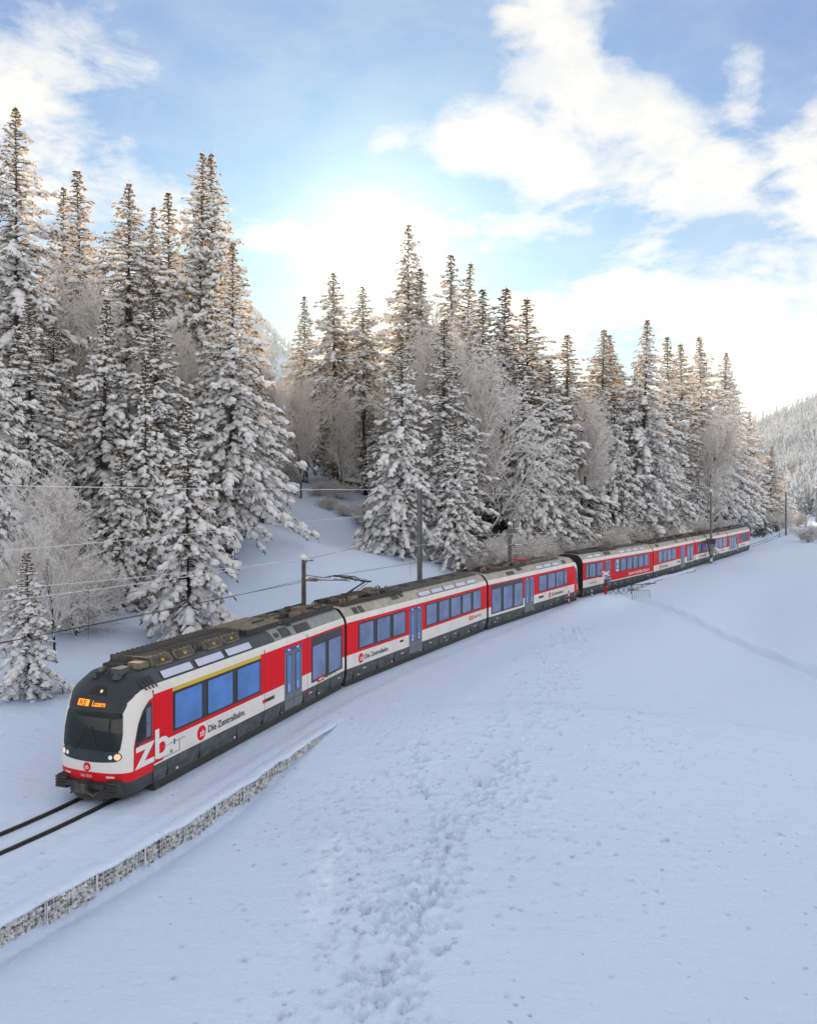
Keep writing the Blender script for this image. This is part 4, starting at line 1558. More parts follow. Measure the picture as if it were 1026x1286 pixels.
    # tip
    v, f = lumps(np.array([(0, 0, H - .1)]), np.array([(.1, 0, .99)]), np.array([.3]), np.array([.06]), rng)
    V.append(v); F_.append(f + off); M_.append(np.ones(len(f), int))
    V = np.concatenate(V); F_ = np.concatenate(F_); M_ = np.concatenate(M_)
    crown = np_mesh('crown', V, F_, ['needles', 'tree_snow', 'bark'], M_, M_ == 1)
    # trunk
    mb = MB()
    r0 = .012 * H + .05
    pts = [(rf.gauss(0, .03), rf.gauss(0, .03), H * q_) for q_ in (-.03, 0, .05, .2, .4, .6, .8, .93, 1.01)]
    rs = [r0 * 1.4, r0 * 1.25, r0, r0 * .86, r0 * .62, r0 * .38, r0 * .16, r0 * .07, .01]
    mb.tube(pts, rs, 0, 8)
    tr = mb.build('trunk', 'bark', None, True)
    tm = tr.data
    bpy.data.objects.remove(tr)
    return crown, tm, H


def bare_tree(seed, H, spread, levels, kids, stems=1, z0=.18, snowy=.55, thin=.011):
    """leafless tree or bush, every twig carrying rime and a line of snow"""
    rg2 = random.Random(seed)
    segs = []      # (p, q, r0, r1, level)

    def grow(p, d, L, r, lv):
        nseg = 3 if lv < levels - 1 else 2
        pts = [p]
        dd = d.copy()
        for i in range(nseg):
            dd = (dd + Vector((rg2.gauss(0, .14), rg2.gauss(0, .14), rg2.gauss(0, .06) + (.09 if lv < 3 else -.05)))).normalized()
            q = pts[-1] + dd * (L / nseg)
            segs.append((pts[-1].copy(), q.copy(), r * (1 - .25 * i / nseg), r * (1 - .25 * (i + 1) / nseg), lv))
            pts.append(q)
        if lv >= levels: return
        n = kids[lv]
        for k in range(n):
            t = rg2.uniform(.22 if lv else z0, 1.0)
            i = min(int(t * nseg), nseg - 1)
            b = pts[i].lerp(pts[i + 1], t * nseg - i)
            ax = dd.orthogonal().normalized()
            ax.rotate(Matrix.Rotation(rg2.uniform(0, 6.28), 3, dd))
            a = rg2.uniform(.45, 1.0) * spread
            nd = (dd * math.cos(a) + ax * math.sin(a)).normalized()
            grow(b, nd, L * rg2.uniform(.42, .68) * (1.1 - .35 * t if lv == 0 else 1), max(r * .48, thin), lv + 1)
    for s in range(stems):
        a = rg2.uniform(0, 6.28); sp = 0 if stems == 1 else rg2.uniform(.15, .75)
        d = Vector((math.cos(a) * sp, math.sin(a) * sp, 1)).normalized()
        grow(Vector((rg2.gauss(0, .15 * (stems > 1)), rg2.gauss(0, .15 * (stems > 1)), -.2)), d, H * (.62 if stems == 1 else .55), H * .011 + .03 if stems == 1 else .035, 0)
    A = np.array([s[0] for s in segs]); B = np.array([s[1] for s in segs]); r0 = np.array([s[2] for s in segs]); r1 = np.array([s[3] for s in segs]); lv = np.array([s[4] for s in segs])
    sc = H / B[:, 2].max(); A *= sc; B *= sc
    rng = np.random.default_rng(seed)

    def prism(A, B, r0, r1):
        D = B - A; D /= np.linalg.norm(D, axis=1, keepdims=True) + 1e-9
        s_ = np.cross(D, (0.13, 0.07, 1.0)); s_ /= np.linalg.norm(s_, axis=1, keepdims=True) + 1e-9
        w_ = np.cross(s_, D)
        vs = []
        for P0, r in ((A, r0), (B, r1)):
            for k in range(3):
                q = k * 2.0944 + .52
                vs.append(P0 + (s_ * math.cos(q) + w_ * math.sin(q)) * r[:, None])
        Vv = np.stack(vs, 1)
        f = np.array([(0, 1, 4), (0, 4, 3), (1, 2, 5), (1, 5, 4), (2, 0, 3), (2, 3, 5)])
        return Vv.reshape(-1, 3), (f[None] + (np.arange(len(A)) * 6)[:, None, None]).reshape(-1, 3)
    main = lv == 0
    def pack(sel, with_snow):
        v, f = prism(A[sel], B[sel], r0[sel], r1[sel])
        Vs = [v]; Fs = [f]; Ms = [np.full(len(f), 0)]
        if with_snow:
            D = B - A; hor = np.hypot(D[:, 0], D[:, 1]) / (np.linalg.norm(D, axis=1) + 1e-9)
            s2 = sel & (hor > .35) & (rng.random(len(A)) < snowy)
            up = np.array((0, 0, 1.0)) * (r0[s2] * .9 + .012)[:, None]
            k = np.clip(r0[s2] * .8 + .007, 0, .07)
            v2, f2 = prism(A[s2] + up, B[s2] + up, k, k * .8)
            Vs.append(v2); Fs.append(f2 + len(v)); Ms.append(np.full(len(f2), 1))
        return np.concatenate(Vs), np.concatenate(Fs), np.concatenate(Ms)
    v, f, mm = pack(~main, True)
    crown = np_mesh('crown', v, f, ['frosted_twig', 'tree_snow'], mm, False)
    v, f, mm = pack(main, False)
    tm = np_mesh('trunk', v, f, ['bark'], mm * 0, True)
    return crown, tm, H


PR = {
    'old': [spruce(1, 32, 5.6, 330, .52, .08, .65), spruce(2, 31, 5.2, 310, .58, .10, .8)],
    'narrow': [spruce(3, 28, 4.2, 280, .50, .10, .6), spruce(4, 27, 4.5, 270, .44, .16, .5)],
    'laden': [spruce(5, 15, 3.0, 150, .62, .03, .95), spruce(6, 20, 3.7, 210, .60, .04, .85), spruce(7, 14, 2.5, 135, .66, .03, 1.0)],
    'high': [spruce(8, 30, 4.3, 220, .46, .40, .4)],
    'ridge': [spruce(9, 25, 4.5, 250, .36, .12, .25)],
    'small': [spruce(10, 6, 1.7, 70, .95, .02, 1.0, 1.3)],
    'bare': [bare_tree(21, 20, .95, 4, [17, 9, 7, 5]), bare_tree(22, 17, 1.05, 4, [16, 9, 7, 5], z0=.1), bare_tree(23, 22, .8, 4, [18, 9, 7, 5], z0=.3)],
    'bush': [bare_tree(31, 4.5, 1.05, 3, [9, 8, 6], stems=7, z0=.05, snowy=.75), bare_tree(32, 3.5, 1.2, 3, [9, 7, 6], stems=8, z0=.05, snowy=.8)],
}
rt_ = random.Random(77)
NAMES = {'old': 'spruce_tree', 'narrow': 'spruce_tree', 'laden': 'spruce_tree', 'high': 'spruce_tree', 'ridge': 'spruce_tree', 'small': 'spruce_tree', 'bare': 'bare_tree', 'bush': 'bush'}


def put_tree(kind, x, y, H, label, group, ws=1.0, var=None, cat=None, lean=.02):
    pr = PR[kind]
    crown, tm, H0 = pr[rt_.randrange(len(pr)) if var is None else var % len(pr)]
    z = gz(x, y)
    r = empty(NAMES[kind], (x, y, z - .12), label, cat or ('bush' if kind == 'bush' else 'tree'), group)
    s = H / H0
    r.scale = (s * ws, s * ws, s)
    r.rotation_euler = (rt_.gauss(0, lean), rt_.gauss(0, lean), rt_.uniform(0, 6.28))
    link('trunk', tm, r); link('crown', crown, r)
    return r


def px_tree(kind, px, ytop, Y, label, group=None, ws=1.0, var=None):
    mine = {'bush': 5.2, 'small': 6.5}.get(kind, 7.5)
    if Y > 118 and px < 960: mine += 5.5
    while -float(track_dist(np.array([(px - CXP) / FPX * Y]), np.array([Y]))[0]) < mine and not (kind == 'bush' and px > 960): Y += .5
    x = (px - CXP) / FPX * Y
    H = ZC + (YHP - ytop) / FPX * Y - gz(x, Y)
    g = group or {'bare': 'rime covered leafless trees', 'bush': 'frosted bushes along the bank', 'small': 'snow laden spruces'}.get(kind, 'snow laden spruces')
    if kind == 'bush': H = min(H, 4.6)
    return put_tree(kind, x, Y, max(H, 1.5), label, g, ws, var)


NAMED = [
    ('old', 22, 135, 60, 'tallest spruce at the left edge, its crown reaching far above its neighbours', 1.0, 0),
    ('narrow', 76, 232, 78, 'slim spruce top showing just right of the left edge giant', .9, 1),
    ('narrow', 106, 209, 74, 'spruce with open sky on both sides, second tall one from the left', 1.15, 0),
    ('high', 158, 224, 72, 'spruce with a long bare lower trunk between the left group and the twin spruces', 1.15, 0),
    ('narrow', 178, 258, 76, 'small spruce tip leaning against the long bare trunked spruce', .8, 1),
    ('narrow', 217, 236, 76, 'spruce directly left of the twin spruces, a little lower than both', 1.1, 0),
    ('old', 247, 188, 74, 'left one of the tall twin spruces that share one pointed outline', .95, 0),
    ('old', 269, 194, 75, 'right one of the tall twin spruces that share one pointed outline', 1.0, 1),
    ('old', 290, 300, 60, 'broad sunlit spruce at the left edge of the clearing, in front of the twin spruces', 1.18, 1),
    ('laden', 127, 372, 56, 'slim snow loaded spruce standing left of the narrow bowed one', 1.0, 1),
    ('laden', 183, 448, 52, 'narrow heavily loaded spruce between two broader ones at the left', .85, 2),
    ('laden', 238, 500, 44.5, 'nearest spruce behind the train, low and bowed down under thick snow', 1.05, 0),
    ('laden', 150, 560, 50, 'short snow buried spruce tucked in front of the left forest edge', 1.1, 0),
    ('laden', 38, 690, 33, 'low snow covered spruce in the bottom left corner of the woods', 1.25, 0),
    ('old', -18, 330, 46, 'spruce cut off by the left edge with drooping snowy boughs', .9, 1),
    ('laden', 60, 400, 60, 'snowy spruce under the giant one, beside the left bare tree', 1.1, 1),
    ('bare', 68, 560, 40, 'rime white leafless tree fanning out near the left edge beside the tracks', 0.62, 1),
    ('bare', 20, 640, 34, 'leafless frosted tree at the left picture edge, above the low spruce', 0.5, 1),
    ('bare', 100, 322, 66, 'round crowned frosted tree behind the left spruces', 0.62, 1),
    ('bare', 200, 370, 64, 'frosted bare tree with several upright stems left of the twin spruces', 0.56, 2),
    ('bare', 345, 400, 76, 'tall thin trunked frosted tree at the back of the clearing', 0.46, 2),
    ('narrow', 383, 370, 104, 'small spruce peak left of the sun with a blunt golden top', 1.15, 0),
    ('high', 421, 343, 100, 'high crowned spruce left of the sun, on a bare trunk', 1.2, 0),
    ('high', 458, 356, 98, 'high crowned spruce right below the sun glow', 1.2, 0),
    ('bare', 378, 440, 88, 'pale frosted tree between the clearing and the golden spruce peak', 0.59, 0),
    ('bare', 430, 470, 92, 'frosted low tree under the two high crowned spruces', 0.56, 1),
    ('old', 512, 280, 108, 'tall spruce rising alone just right of the sun', 1.05, 0),
    ('narrow', 537, 335, 104, 'spruce shoulder right beside the tall one next to the sun', 1.1, 1),
    ('laden', 505, 420, 68, 'upright spruce with white clumps at the right edge of the clearing', 1.0, 1),
    ('laden', 573, 520, 60, 'wide skirted snowy spruce between the tall grey mast and the track bank', 1.1, 1),
    ('small', 457, 640, 74, 'tiny snow ball of a spruce in the middle of the clearing edge', 1.0, 0),
    ('narrow', 567, 318, 108, 'spruce with a double tip right of the tall sunlit one', 1.0, 0),
    ('ridge', 576, 328, 110, 'thin tip standing against the double tipped spruce', .8, 0),
    ('bare', 560, 350, 84, 'large frosted broad crowned tree right of the sun', 0.6, 0),
    ('bare', 610, 400, 78, 'frosted tree reaching over the bank in the middle', 0.62, 1),
    ('ridge', 627, 357, 86, 'flat topped dark conifer with spaced out boughs', 1.15, 0),
    ('ridge', 664, 374, 92, 'sunlit dark conifer behind the middle of the train', 1.2, 0),
    ('ridge', 605, 362, 100, 'small dark conifer tip left of the flat topped one', 1.0, 0),
    ('laden', 656, 450, 70, 'slender loaded spruce hanging over the leafless bank', .9, 1),
    ('laden', 697, 448, 76, 'full snowy spruce in the middle of the right hand forest front', 1.15, 1),
    ('laden', 716, 628, 66, 'stooping little spruce with thick white cushions above the coupling of the two units', 1.1, 2),
    ('ridge', 711, 418, 104, 'dark conifer on the ridge with a rounded golden top', 1.2, 0),
    ('narrow', 751, 412, 112, 'narrow ridge spruce left of the tallest one on the right', 1.15, 1),
    ('narrow', 773, 417, 114, 'ridge spruce touching the tallest one on the right', 1.1, 0),
    ('old', 803, 401, 108, 'tallest spruce of the right hand forest, broad and layered', 1.1, 1),
    ('narrow', 842, 421, 122, 'first of the even row of spruce tips right of the tallest', 1.05, 0),
    ('narrow', 861, 428, 126, 'low tip between two spruces on the right ridge', 1.0, 1),
    ('old', 884, 421, 124, 'spruce with feathered level boughs above the tall trackside mast', 1.0, 0),
    ('old', 907, 441, 132, 'last tall spruce before the ridge drops to the valley', 1.05, 1),
    ('old', 926, 478, 140, 'spruce on the falling shoulder at the right end of the forest', 1.0, 0),
    ('narrow', 942, 515, 150, 'spruce low on the right shoulder beside the far hillside', 1.1, 0),
    ('laden', 740, 545, 82, 'snowy spruce above the red panelled carriage', 1.1, 1),
    ('laden', 772, 490, 92, 'pale loaded spruce left of the middle one on the slope', 1.15, 1),
    ('laden', 800, 495, 96, 'cone shaped snowy spruce under the tallest one', 1.0, 0),
    ('laden', 826, 520, 100, 'snowy spruce above the second carriage of the farther unit', 1.1, 1),
    ('laden', 848, 560, 102, 'short loaded spruce between frosted bushes on the right bank', 1.1, 0),
    ('laden', 917, 548, 122, 'isolated snowy spruce close above the end of the train', 1.2, 1),
    ('laden', 873, 590, 106, 'snowy spruce immediately left of the trackside mast', 1.1, 0),
    ('laden', 945, 595, 146, 'white loaded spruce at the foot of the right shoulder', 1.2, 0),
    ('narrow', 966, 560, 158, 'dark spruce at the very end of the wood by the valley', 1.2, 1),
    ('laden', 976, 600, 165, 'little spruce at the corner where the wood meets the far field', 1.2, 1),
    ('bare', 836, 560, 98, 'reddish grey frosted tree leaning out over the right bank', 0.62, 0),
    ('bare', 884, 500, 116, 'frosted tree in front of the feathered spruce', 0.56, 1),
    ('bare', 935, 560, 138, 'pale frosted tree low at the right end of the wood', 0.62, 1),
    ('bare', 725, 470, 92, 'frosted tree between the full snowy spruce and the ridge', 0.56, 2),
    ('bare', 680, 520, 74, 'frosted tree rising behind the loaded bank spruces', 0.5, 0),
]
for k_, px, yt, Y, lb, ws, var in NAMED: px_tree(k_, px, yt, Y, lb, None, ws * (1.22 if px > 545 and k_ in ('narrow', 'old', 'ridge') else 1), var)

BUSHES = [(610, 640, 61, 'broad frosted bush right of the wide skirted spruce'), (645, 655, 62, 'frosted bush behind the short mast with two arms'), (672, 650, 66, 'frosted bush left of the stooping little spruce'),
          (748, 640, 78, 'fine twigged bush right of the stooping little spruce'), (782, 640, 84, 'bush behind the red panelled carriage'), (812, 645, 90, 'bush above the gap between second and third visible roof'),
          (840, 628, 97, 'brownish bush on the right bank under a loaded spruce'), (868, 640, 103, 'bush crowding the foot of the trackside mast'), (903, 628, 112, 'bush above the snow bank near the end of the train'),
          (932, 632, 128, 'bush at the top of the last snow bank'), (957, 622, 146, 'pale bush where the wood thins out'),
          (400, 600, 92, 'thicket at the left of the clearing head'), (425, 598, 90, 'thicket above the snow slope of the clearing'), (410, 632, 84, 'brown stemmed bush on the clearing slope'), (432, 640, 82, 'bush beside the tiny spruce in the clearing'),
          (478, 620, 80, 'bush between clearing and upright spruce'), (120, 600, 52, 'twiggy bush in front of the left spruces'), (95, 640, 44, 'bush at the foot of the fanning frosted tree'),
          (330, 590, 84, 'bush at the left corner of the clearing head'), (360, 575, 98, 'thin bush among the back trunks'), (700, 655, 70, 'bush hidden behind the train roof under the full spruce'), (765, 655, 79, 'small bush low behind the express carriage'), (630, 670, 60, 'bush dipping to the roof of the rear cab carriage')]
for px, yt, Y, lb in BUSHES: px_tree('bush', px, yt, Y, lb, None, 1.3)
# bushes out in the valley at the far right
for px, yt, Y, lb in [(1015, 655, 150, 'frosted bush on the open snow at the right edge'), (986, 634, 205, 'low frosted hedge bush by the far field'), (1002, 632, 215, 'rightmost low bush of the far hedge'), (968, 622, 190, 'round frosted bush in front of the dark valley trees')]:
    px_tree('bush', px, yt, Y, lb, None, 1.3)

# the body of the wood
SKX = [-200, 0, 60, 130, 200, 240, 300, 335, 350, 400, 440, 480, 500, 540, 600, 650, 700, 760, 830, 900, 940, 960, 985]
SKY_ = [300, 330, 330, 350, 330, 300, 340, 455, 470, 440, 410, 440, 370, 380, 410, 410, 450, 450, 450, 460, 520, 570, 630]
CLEAR = np.array([(-250, 960), (-50, 850), (60, 830), (130, 765), (190, 765), (340, 710), (335, 606), (430, 602), (470, 655), (600, 726), (600, 770), (100, 1000), (-50, 1100)])


def in_poly(x, y, P_):
    c = False
    for i in range(len(P_)):
        x0, y0 = P_[i - 1]; x1, y1 = P_[i]
        if (y0 > y) != (y1 > y) and x < (x1 - x0) * (y - y0) / (y1 - y0) + x0: c = not c
    return c


pts_ = [(((px - CXP) / FPX * Y), Y) for _, px, yt, Y, *_r in NAMED]
cand = []
while len(cand) < 9000:
    Y = rt_.uniform(28, 215); px = rt_.uniform(-120, 985)
    cand.append(((px - CXP) / FPX * Y, Y, px))
cx_ = np.array([c[0] for c in cand]); cy_ = np.array([c[1] for c in cand])
ce = -track_dist(cx_, cy_); cz_ = ground(cx_, cy_)
FILL = {'old': 'broad snowy spruce crowded among others inside the wood', 'narrow': 'slim snowy spruce crowded among others inside the wood',
        'laden': 'low spruce heaped with thick snow among others inside the wood', 'high': 'spruce with a long bare lower trunk inside the wood', 'ridge': 'darker spruce with thin snow on its boughs inside the wood'}
nsp = nbr = nbu = 0
for (x, Y, px), e, z in zip(cand, ce, cz_):
    if e < (8.5 if Y < 116 else 14.5) or e > 118: continue
    py = YHP - (z - ZC) / Y * FPX
    if in_poly(px, py, CLEAR): continue
    if Y < 62 and px < 340 and py > 770 - max(0, px - 60) * .25: continue
    near = 4.0 if e < 45 else 5.2
    if any((x - a) ** 2 + (Y - b) ** 2 < near ** 2 for a, b in pts_): continue
    lim = np.interp(px, SKX, SKY_) + rt_.uniform(-2, 48) * (1 if px > 520 or px < 330 else 1.6)
    Hm = ZC + (YHP - lim) / FPX * Y - z
    H = min(rt_.uniform(21, 35), Hm)
    if H < 6: continue
    inner = 335 < px < 500 and e > 30
    r = rt_.random()
    if r < (.13 if inner else .035):
        if nbr > 85: continue
        put_tree('bare', x, Y, min(H, 18), 'frosted leafless tree deep among the spruces of the wood', 'leafless trees filling the wood', .7); nbr += 1
    else:
        if nsp > 232: continue
        k_ = 'high' if (inner and r < .85) else rt_.choice(['old', 'narrow', 'narrow', 'laden', 'laden'] if e < 30 else ['old', 'narrow', 'high', 'ridge'])
        put_tree(k_, x, Y, H, FILL[k_], 'spruces filling the wood', rt_.uniform(1.0, 1.35)); nsp += 1
    pts_.append((x, Y))
print('filled wood', nsp, nbr)

# woods on the far hillsides: too many and too small to tell apart
def far_wood(n, box, seed, hr, test, name):
    rng = np.random.default_rng(seed)
    x = rng.uniform(box[0], box[1], n * 6); y = rng.uniform(box[2], box[3], n * 6)
    z = ground(x, y)
    k = test(x, y, z)
    x, y, z = x[k][:n], y[k][:n], z[k][:n]
    n = len(x)
    H = rng.uniform(hr[0], hr[1], n); R = H * rng.uniform(.16, .24, n)
    TI = 7; SP = 7
    VV = []; FF = []; MM = []; off = 0
    for t in range(TI):
        f = t / TI
        zc = z + H * (.10 + .88 * f); rad = R * (1 - f) ** .85
        ph = rng.uniform(0, 6.28, n)
        for s in range(SP):
            a = ph + s * 2 * np.pi / SP + rng.normal(0, .12, n)
            rr = rad * rng.uniform(.65, 1.2, n)
            w = .42
            c = np.stack([x, y, zc + H * .13], -1)
            tip = np.stack([x + np.cos(a) * rr, y + np.sin(a) * rr, zc - rr * .35], -1)
            l = np.stack([x + np.cos(a - w) * rr * .6, y + np.sin(a - w) * rr * .6, zc - rr * .05], -1)
            r_ = np.stack([x + np.cos(a + w) * rr * .6, y + np.sin(a + w) * rr * .6, zc - rr * .05], -1)
            VV.append(np.stack([c, l, tip, r_], 1).reshape(-1, 3))
            b4 = (np.arange(n) * 4)[:, None] + off
            FF.append(b4 + np.array([0, 1, 2])); FF.append(b4 + np.array([0, 2, 3]))
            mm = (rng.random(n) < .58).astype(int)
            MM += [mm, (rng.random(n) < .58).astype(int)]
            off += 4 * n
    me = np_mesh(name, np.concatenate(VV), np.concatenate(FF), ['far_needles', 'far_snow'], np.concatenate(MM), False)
    o = link(name, me)
    return o


def t_right(x, y, z):
    pr = x / y
    el_ = (z - ZC) / y
    return (pr > .40) & (pr < .60) & (z > -1.5) & (y > 300)


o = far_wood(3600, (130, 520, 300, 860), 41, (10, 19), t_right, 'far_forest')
tag(o, 'pale frosted forest covering the steep hillside at the right edge', 'forest', kind='stuff')
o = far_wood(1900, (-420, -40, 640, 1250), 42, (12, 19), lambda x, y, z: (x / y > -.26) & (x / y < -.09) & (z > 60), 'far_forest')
tag(o, 'hazy forest on the distant mountain left of the sun', 'forest', kind='stuff')
# dark spruces on the valley floor below the hillside
for i, (px, yt, Y) in enumerate([(992, 585, 290), (1001, 578, 300), (1012, 588, 285), (1021, 582, 300), (983, 590, 280), (1032, 580, 290)]):
    px_tree('narrow' if i % 2 else 'laden', px, yt, Y, ['second', 'third', 'fourth', 'fifth', 'leftmost', 'rightmost'][i] + ' of the small dark spruces standing on the valley floor at the right', 'valley floor spruces', 1.3)
# ------------------------------------------------------------------ stone basket wall
def gabion_wall(s0, s1, off, n, label, ztop, hfun, seed, sr=(.038, .066)):
    rng = np.random.default_rng(seed)
    p0, _ = track_point(s0, off)
    root = empty('basket_wall', (p0[0], p0[1], 0), label, 'wall')
    # low poly stone
    import itertools
    a = (1 + 5 ** .5) / 2
    iv = np.array([(-1, a, 0), (1, a, 0), (-1, -a, 0), (1, -a, 0), (0, -1, a), (0, 1, a), (0, -1, -a), (0, 1, -a), (a, 0, -1), (a, 0, 1), (-a, 0, -1), (-a, 0, 1)]) / 1.9
    fi = np.array([(0, 11, 5), (0, 5, 1), (0, 1, 7), (0, 7, 10), (0, 10, 11), (1, 5, 9), (5, 11, 4), (11, 10, 2), (10, 7, 6), (7, 1, 8), (3, 9, 4), (3, 4, 2), (3, 2, 6), (3, 6, 8), (3, 8, 9), (4, 9, 5), (2, 4, 11), (6, 2, 10), (8, 6, 7), (9, 8, 1)])
    ds = (s1 - s0) / n
    for k in range(n):
        sa = s0 + k * ds + .012; sb = s0 + (k + 1) * ds - .012
        h = hfun((sa + sb) / 2)
        if h < .08: continue
        step = sr[0] * 1.75
        C = []; MI = []
        for ss in np.arange(sa + .05, sb - .03, step):
            p, u = track_point(ss, off); nn = np.array((u[1], -u[0]))
            for zz in np.arange(-h, -.02, step * .82):
                j = rng.normal(0, .016, 3)
                q = p + nn * (-.02 + j[0]) + u * j[1]
                C.append((q[0] - p0[0], q[1] - p0[1], ztop + zz + j[2]))
            for dd in (.09, .18):
                q = p - nn * dd
                C.append((q[0] - p0[0], q[1] - p0[1], ztop - .04))
        C = np.array(C); m = len(C)
        r = rng.uniform(sr[0], sr[1], m)
        V = iv[None] * r[:, None, None] * (1 + rng.normal(0, .18, (m, 12, 1))) * rng.uniform(.75, 1.15, (m, 1, 3)) + C[:, None]
        F_ = fi[None] + (np.arange(m) * 12)[:, None, None]
        mi = rng.choice([0, 0, 1, 2], m).repeat(20)
        me = np_mesh('basket_stones', V.reshape(-1, 3), F_.reshape(-1, 3), ['wall_stone', 'stone_light', 'stone_dark'], mi, False)
        o = link('basket_stones', me, root); o['kind'] = 'stuff'
        # wire cage
        mb = MB()
        pa, ua = track_point(sa, off + .055); pb, ub = track_point(sb, off + .055)
        pa = pa - p0; pb = pb - p0
        for t in np.linspace(0, 1, 9):
            q = pa * (1 - t) + pb * t
            mb.tube([(q[0], q[1], ztop - h), (q[0], q[1], ztop)], .006 if 0 < t < 1 else .013, 0, 4, False)
        for t in np.linspace(0, 1, 5):
            z_ = ztop - h * t
            mb.tube([(pa[0], pa[1], z_), (pb[0], pb[1], z_)], .006, 0, 4, False)
        mb.build('wire_cage', 'wire_frost', root)
    # snow lying along the top, with a rounded lip
    mb = MB(); rings = []
    ss = np.arange(s0, s1 + .01, .25)
    prof = [(-.75, -.10), (-.5, .0), (-.2, .075), (-.03, .07), (.03, .03), (.045, -.02), (.0, -.05)]
    for s in ss:
        p, u = track_point(s, off); nn = np.array((u[1], -u[0]))
        w = .03 * math.sin(s * 2.1) + .02 * math.sin(s * 5.3 + 1)
        fd = min(1, (s1 - s) / 1.5)
        rings.append([(p[0] - p0[0] + nn[0] * (a_ + w * (a_ > -.3)), p[1] - p0[1] + nn[1] * (a_ + w * (a_ > -.3)), ztop + b_ + .012 * math.sin(s * 3.3)) for a_, b_ in prof])
    vs = [v for r_ in rings for v in r_]; k = len(prof)
    mb.add(vs, [(i * k + j, (i + 1) * k + j, (i + 1) * k + j + 1, i * k + j + 1) for i in range(len(rings) - 1) for j in range(k - 1)])
    mb.build('snow_cap', 'snow', root, True)
    return root


mat('stone_light', (.66, .67, .70), .9, var=.3, vscale=8)
mat('stone_dark', (.20, .20, .20), .9, var=.4, vscale=8)


def s_at_y(Y):
    acc = 0
    for a, b in zip(TLS[:-1], TLS[1:]):
        L = np.hypot(*(b - a))
        if a[1] <= Y <= b[1]: return acc + L * (Y - a[1]) / (b[1] - a[1])
        acc += L
    return acc


sA, sB = s_at_y(11.0), s_at_y(33.4)
nb = 17


def wall_h(s):
    p, u = track_point(s, 3.62)
    return .50 * (1 - float(sstep(np.array(p[1]), 25, 34.0))) + .06 * math.sin(s * 1.7)


gabion_wall(sA, sB, 3.62, nb, 'long low wall of stone filled wire baskets beside the track in the foreground', .0, wall_h, 8)
sC, sD = s_at_y(75), s_at_y(90.5)
gabion_wall(sC, sD, 4.1, 9, 'short distant wall of stone baskets behind the crossing barrier', .46 + min(gz(*track_point(q_, 4.5)[0]) for q_ in np.linspace(sC, sD, 7)), lambda s: .5, 9, (.07, .11))


# ------------------------------------------------------------------ overhead line
def mast(x, y, h, label, style, arms=(), mtl='mast_grey', r=.13, rz=0.0, group='overhead line masts'):
    z = gz(x, y)
    root = empty('line_mast', (x, y, z - .2), label, 'mast', group, rz)
    mb = MB()
    if style == 'beam':
        w = r
        for a in (-w, w): mb.box(a - .012, a + .012, -w, w, 0, h + .2)
        mb.box(-w, w, -.012, .012, 0, h + .199)
    else:
        mb.tube([(0, 0, 0), (0, 0, h + .2)], [r * 1.15, r * .8], 0, 10)
    mb.build('pole', mtl, root)
    for i, (zh, L, sgn) in enumerate(arms):
        mb = MB()
        mb.tube([(0, 0, zh), (sgn * L, 0, zh + .05)], .045, 0, 6)
        mb.tube([(sgn * L * .12, 0, zh + .02), (sgn * L * .32, 0, zh + .02)], .10, 1, 8)
        mb.build('arm', ['mast_grey', 'ceramic'], root)
        mb = MB(); mb.box(min(0, sgn * L * .7), max(0, sgn * L * .7), -.05, .05, zh + .05, zh + .10, 0, taper=.02)
        mb.build('snow_on_arm', 'tree_snow', root)
    V, F_ = lumps(np.array([(0, 0, h + .25)]), np.array([(1.0, 0, 0)]), np.array([r * 1.5]), np.array([r * 1.4]), np.random.default_rng(1), 1.0)
    link('snow_cap', np_mesh('snow_cap', V, F_, ['tree_snow'], None, True), root)
    return root


def at(px, Y): return ((px - CXP) / FPX * Y, Y)


def mast_px(px, ytop, Y, *a, **k):
    x, y = at(px, Y)
    h = ZC + (YHP - ytop) / FPX * Y - gz(x, y)
    return mast(x, y, h, *a, **k)


mast_px(381.5, 701, 40.5, 'dark wooden pole with a snow cap behind the raised current collector', 'round', arms=[(5.3 - .2, 2.3, 1), (6.05, .5, 1)], mtl='mast_wood', r=.13, rz=-.25)
mast_px(527, 612, 55.5, 'tall grey steel mast rising behind the middle carriage', 'beam', mtl='mast_grey', r=.135, rz=.3)
mast_px(640, 658, 63.5, 'short grey mast with two snow topped arms behind the rear cab carriage', 'beam', arms=[(6.6, 1.35, 1), (5.3, 1.35, 1)], r=.12)
m4 = mast_px(893, 617, 103.6, 'tall pole with a metal cabinet in front of the farther train unit', 'round', arms=[(8.9, .35, -1)], r=.15)
mb = MB(); mb.box(-.5, .5, -.32, .32, 2.75, 3.55, 0); mb.box(-.38, .38, -.28, .28, 2.35, 2.72, 0); mb.box(-.44, .44, -.34, -.325, 2.82, 3.48, 1); mb.box(-.2, .2, -.25, .25, 1.4, 2.3, 0); mb.build('control_cabinet', ['panel_box', 'gear_dark'], m4)
mb = MB()
for z0_, z1_, mm in ((.55, .95, 1), (1.15, 1.45, 0)): mb.tube([(0, 0, z0_), (0, 0, z1_)], .175, mm, 12)
mb.tube([(0, 0, 0), (0, 0, .28)], .42, 1, 10)
mb.build('collar', ['gear_dark', 'cream_paint'], m4)
mast_px(987, 617, 172, 'tall thin mast beside the open track beyond the train', 'round', arms=[(7.6, 2.8, -1), (6.0, 2.8, -1)], r=.19)
mast_px(1012.5, 634, 215, 'far mast beside the track near the right edge', 'round', arms=[(7.0, 2.5, -1)], r=.2)
mast_px(1025, 612, 245, 'farthest mast, cut by the right edge', 'round', r=.22)


